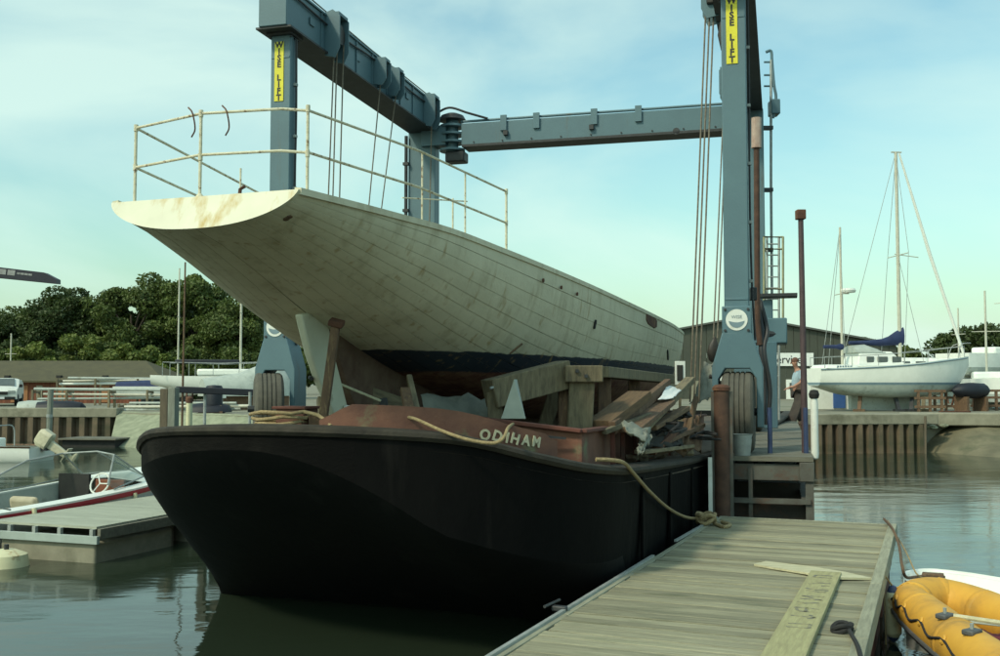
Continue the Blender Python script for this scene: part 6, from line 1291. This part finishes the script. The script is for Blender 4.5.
# ================================================================ TREES
def tree(name, label, px, Z, top_py, base_z, wpx, leafm, n=5200, leaf=.34, seed=0, trunk=True, squash=1.0, group='trees behind the yard'):
    rg = np.random.default_rng(seed); g = P(px, 385, Z); topz = P(px, top_py, Z).z; Hh = topz - base_z; Wd = wpx / FPX * Z / 2
    t = thing(name, label, 'tree' if trunk else 'bush', (g.x, Z, base_z), 0, group)
    if trunk:
        mb = MB(); mb.tube([(0, 0, -.2), (.1, 0, Hh * .25), (-.05, .1, Hh * .6)], [.30, .22, .08], 8)
        for k in range(6):
            a = rg.uniform(0, 6.28); h0 = Hh * rg.uniform(.2, .45); mb.tube([(0.05, 0, h0), (Wd * .3 * math.cos(a), Wd * .3 * math.sin(a), h0 + Hh * .15), (Wd * .62 * math.cos(a), Wd * .62 * math.sin(a), h0 + Hh * .28)], [.12, .07, .03], 6)
        mb.build('trunk', MT['bark'], t)
    # clumps
    cl = []; zc0 = Hh * (.58 if trunk else .5); hz = Hh * (.42 if trunk else .5)
    K = 44 if trunk else 18
    for k in range(K):
        v = rg.normal(0, 1, 3); v /= np.linalg.norm(v); rr = rg.uniform(.45, .86); cl.append((np.array([v[0] * Wd * rr, v[1] * Wd * rr * .8, zc0 - hz * .08 + v[2] * hz * rr * squash]), rg.uniform(.17, .32) * min(Wd, hz * 1.2)))
    P_ = []; per = n // K
    for c_, r in cl:
        v = rg.normal(0, 1, (per, 3)); v /= np.linalg.norm(v, axis=1)[:, None]; rad_ = r * rg.uniform(.55, 1.08, per) ** .7
        P_.append(c_ + v * rad_[:, None] * np.array([1.15, 1.15, .8]))
    P_ = np.concatenate(P_); P_ = P_[P_[:, 2] > .15]; m = len(P_)
    u = rg.normal(0, 1, (m, 3)); u /= np.linalg.norm(u, axis=1)[:, None]; w2 = rg.normal(0, 1, (m, 3)); w2 = np.cross(u, w2); w2 /= np.linalg.norm(w2, axis=1)[:, None]
    s_ = (leaf * rg.uniform(.5, 1.2, m))[:, None]; V = np.empty((m, 4, 3)); V[:, 0] = P_ - u * s_; V[:, 1] = P_ + w2 * s_ * .55; V[:, 2] = P_ + u * s_; V[:, 3] = P_ - w2 * s_ * .55
    me = bpy.data.meshes.new('crown'); me.vertices.add(m * 4); me.vertices.foreach_set('co', V.reshape(-1)); me.loops.add(m * 4); me.loops.foreach_set('vertex_index', np.arange(m * 4, dtype=np.int32))
    me.polygons.add(m); me.polygons.foreach_set('loop_start', np.arange(0, m * 4, 4, dtype=np.int32)); me.update(calc_edges=True); me.materials.append(MT[leafm])
    o = bpy.data.objects.new('crown', me); C.objects.link(o); o.parent = t
tl_ = [(-14, 84, 318, 110, 'leaf_dark', 'broad dark tree at the end of the row behind the shed'), (30, 86, 300, 90, 'leaf_mid', 'mid green tree under the navy crane boom'), (62, 82, 287, 86, 'leaf_dark', 'dense dark oak rising right below the boom tip'),
       (98, 85, 283, 84, 'leaf_dark', 'dark round headed tree left of the highest oak'), (130, 82, 268, 92, 'leaf_mid', 'tallest oak of the row between two masts'), (166, 86, 284, 76, 'leaf_dark', 'dark tree standing behind the bare masts'),
       (196, 82, 270, 84, 'leaf_mid', 'full green oak beside the yacht counter'), (232, 80, 290, 84, 'leaf_mid', 'green oak partly hidden by the yacht counter'), (262, 84, 308, 80, 'leaf_dark', 'dark tree behind the blue hoist leg')]
for k, (px, Z, ty, wp_, lm, lb) in enumerate(tl_): tree('oak_tree', lb, px, Z, ty - 9, LAND, wp_, lm, 26000, .155, 30 + k)
for k, (px, Z, ty, wp_, lm, lb) in enumerate([(135, 72, 346, 64, 'leaf_light', 'light yellow green bush above the shed end'), (85, 74, 330, 62, 'leaf_light', 'rounded green bush behind the shed roof'), (28, 73, 340, 56, 'leaf_light', 'loose olive bush behind the left half of the shed'), (168, 70, 356, 40, 'leaf_light', 'small pale bush behind the blue covered boat'), (110, 76, 338, 50, 'leaf_mid', 'dark green bush between the shed bushes'), (55, 75, 348, 50, 'leaf_mid', 'low bush at the shed ridge'), (5, 76, 346, 50, 'leaf_mid', 'green bush behind the parked car'), (200, 72, 350, 60, 'leaf_mid', 'green bush behind the white sailing boat mast'), (240, 70, 348, 60, 'leaf_mid', 'green bush behind the hoist leg')]):
    tree('garden_bush', lb, px, Z, ty - 7, LAND, wp_, lm, 6000, .16, 60 + k, trunk=False, group='bushes behind the shed')
for k, (px, Z, ty, wp_, lm, lb) in enumerate([(690, 108, 316, 40, 'leaf_mid', 'round green tree showing over the hall roof edge'), (868, 104, 335, 50, 'leaf_mid', 'low green tree at the right corner of the hall'), (905, 112, 345, 44, 'leaf_mid', 'distant green tree beyond the ketch wheelhouse'), (950, 106, 326, 64, 'leaf_dark', 'dark green tree behind the ketch forestay'), (985, 104, 319, 76, 'leaf_dark', 'broad dark tree rising at the far right of the yard'), (1025, 104, 322, 70, 'leaf_dark', 'dark tree beyond the big white cruiser hull')]):
    tree('yard_tree', lb, px, Z, ty, LAND, wp_, lm, 9000, .24, 90 + k)
for k in range(7):
    px = 815 + k * 34; tree('hedge_bush', 'green hedge bush in the row closing the yard behind the boats', px, 96 + (k % 3), 358 - (k % 2) * 5, LAND, 50, 'leaf_dark', 3000, .22, 120 + k, trunk=False, group='hedge behind the ketch')
for k in range(9):
    px = -15 + k * 34; tree('hedge_bush', 'dark undergrowth bush closing the gaps under the oaks', px, 79 + (k % 3), 336 - (k % 2) * 8, LAND, 60, 'leaf_dark', 4500, .21, 140 + k, trunk=False, group='undergrowth below the oaks')

for k in range(7):
    tree('far_tree', 'distant green tree on the skyline beyond the stripped yacht and hoist', 300 + k * 58, 118 + (k * 7) % 20, 342 - (k % 3) * 4, LAND, 74, ('leaf_mid', 'leaf_dark')[k % 2], 4500, .32, 170 + k, group='skyline trees beyond the yacht')
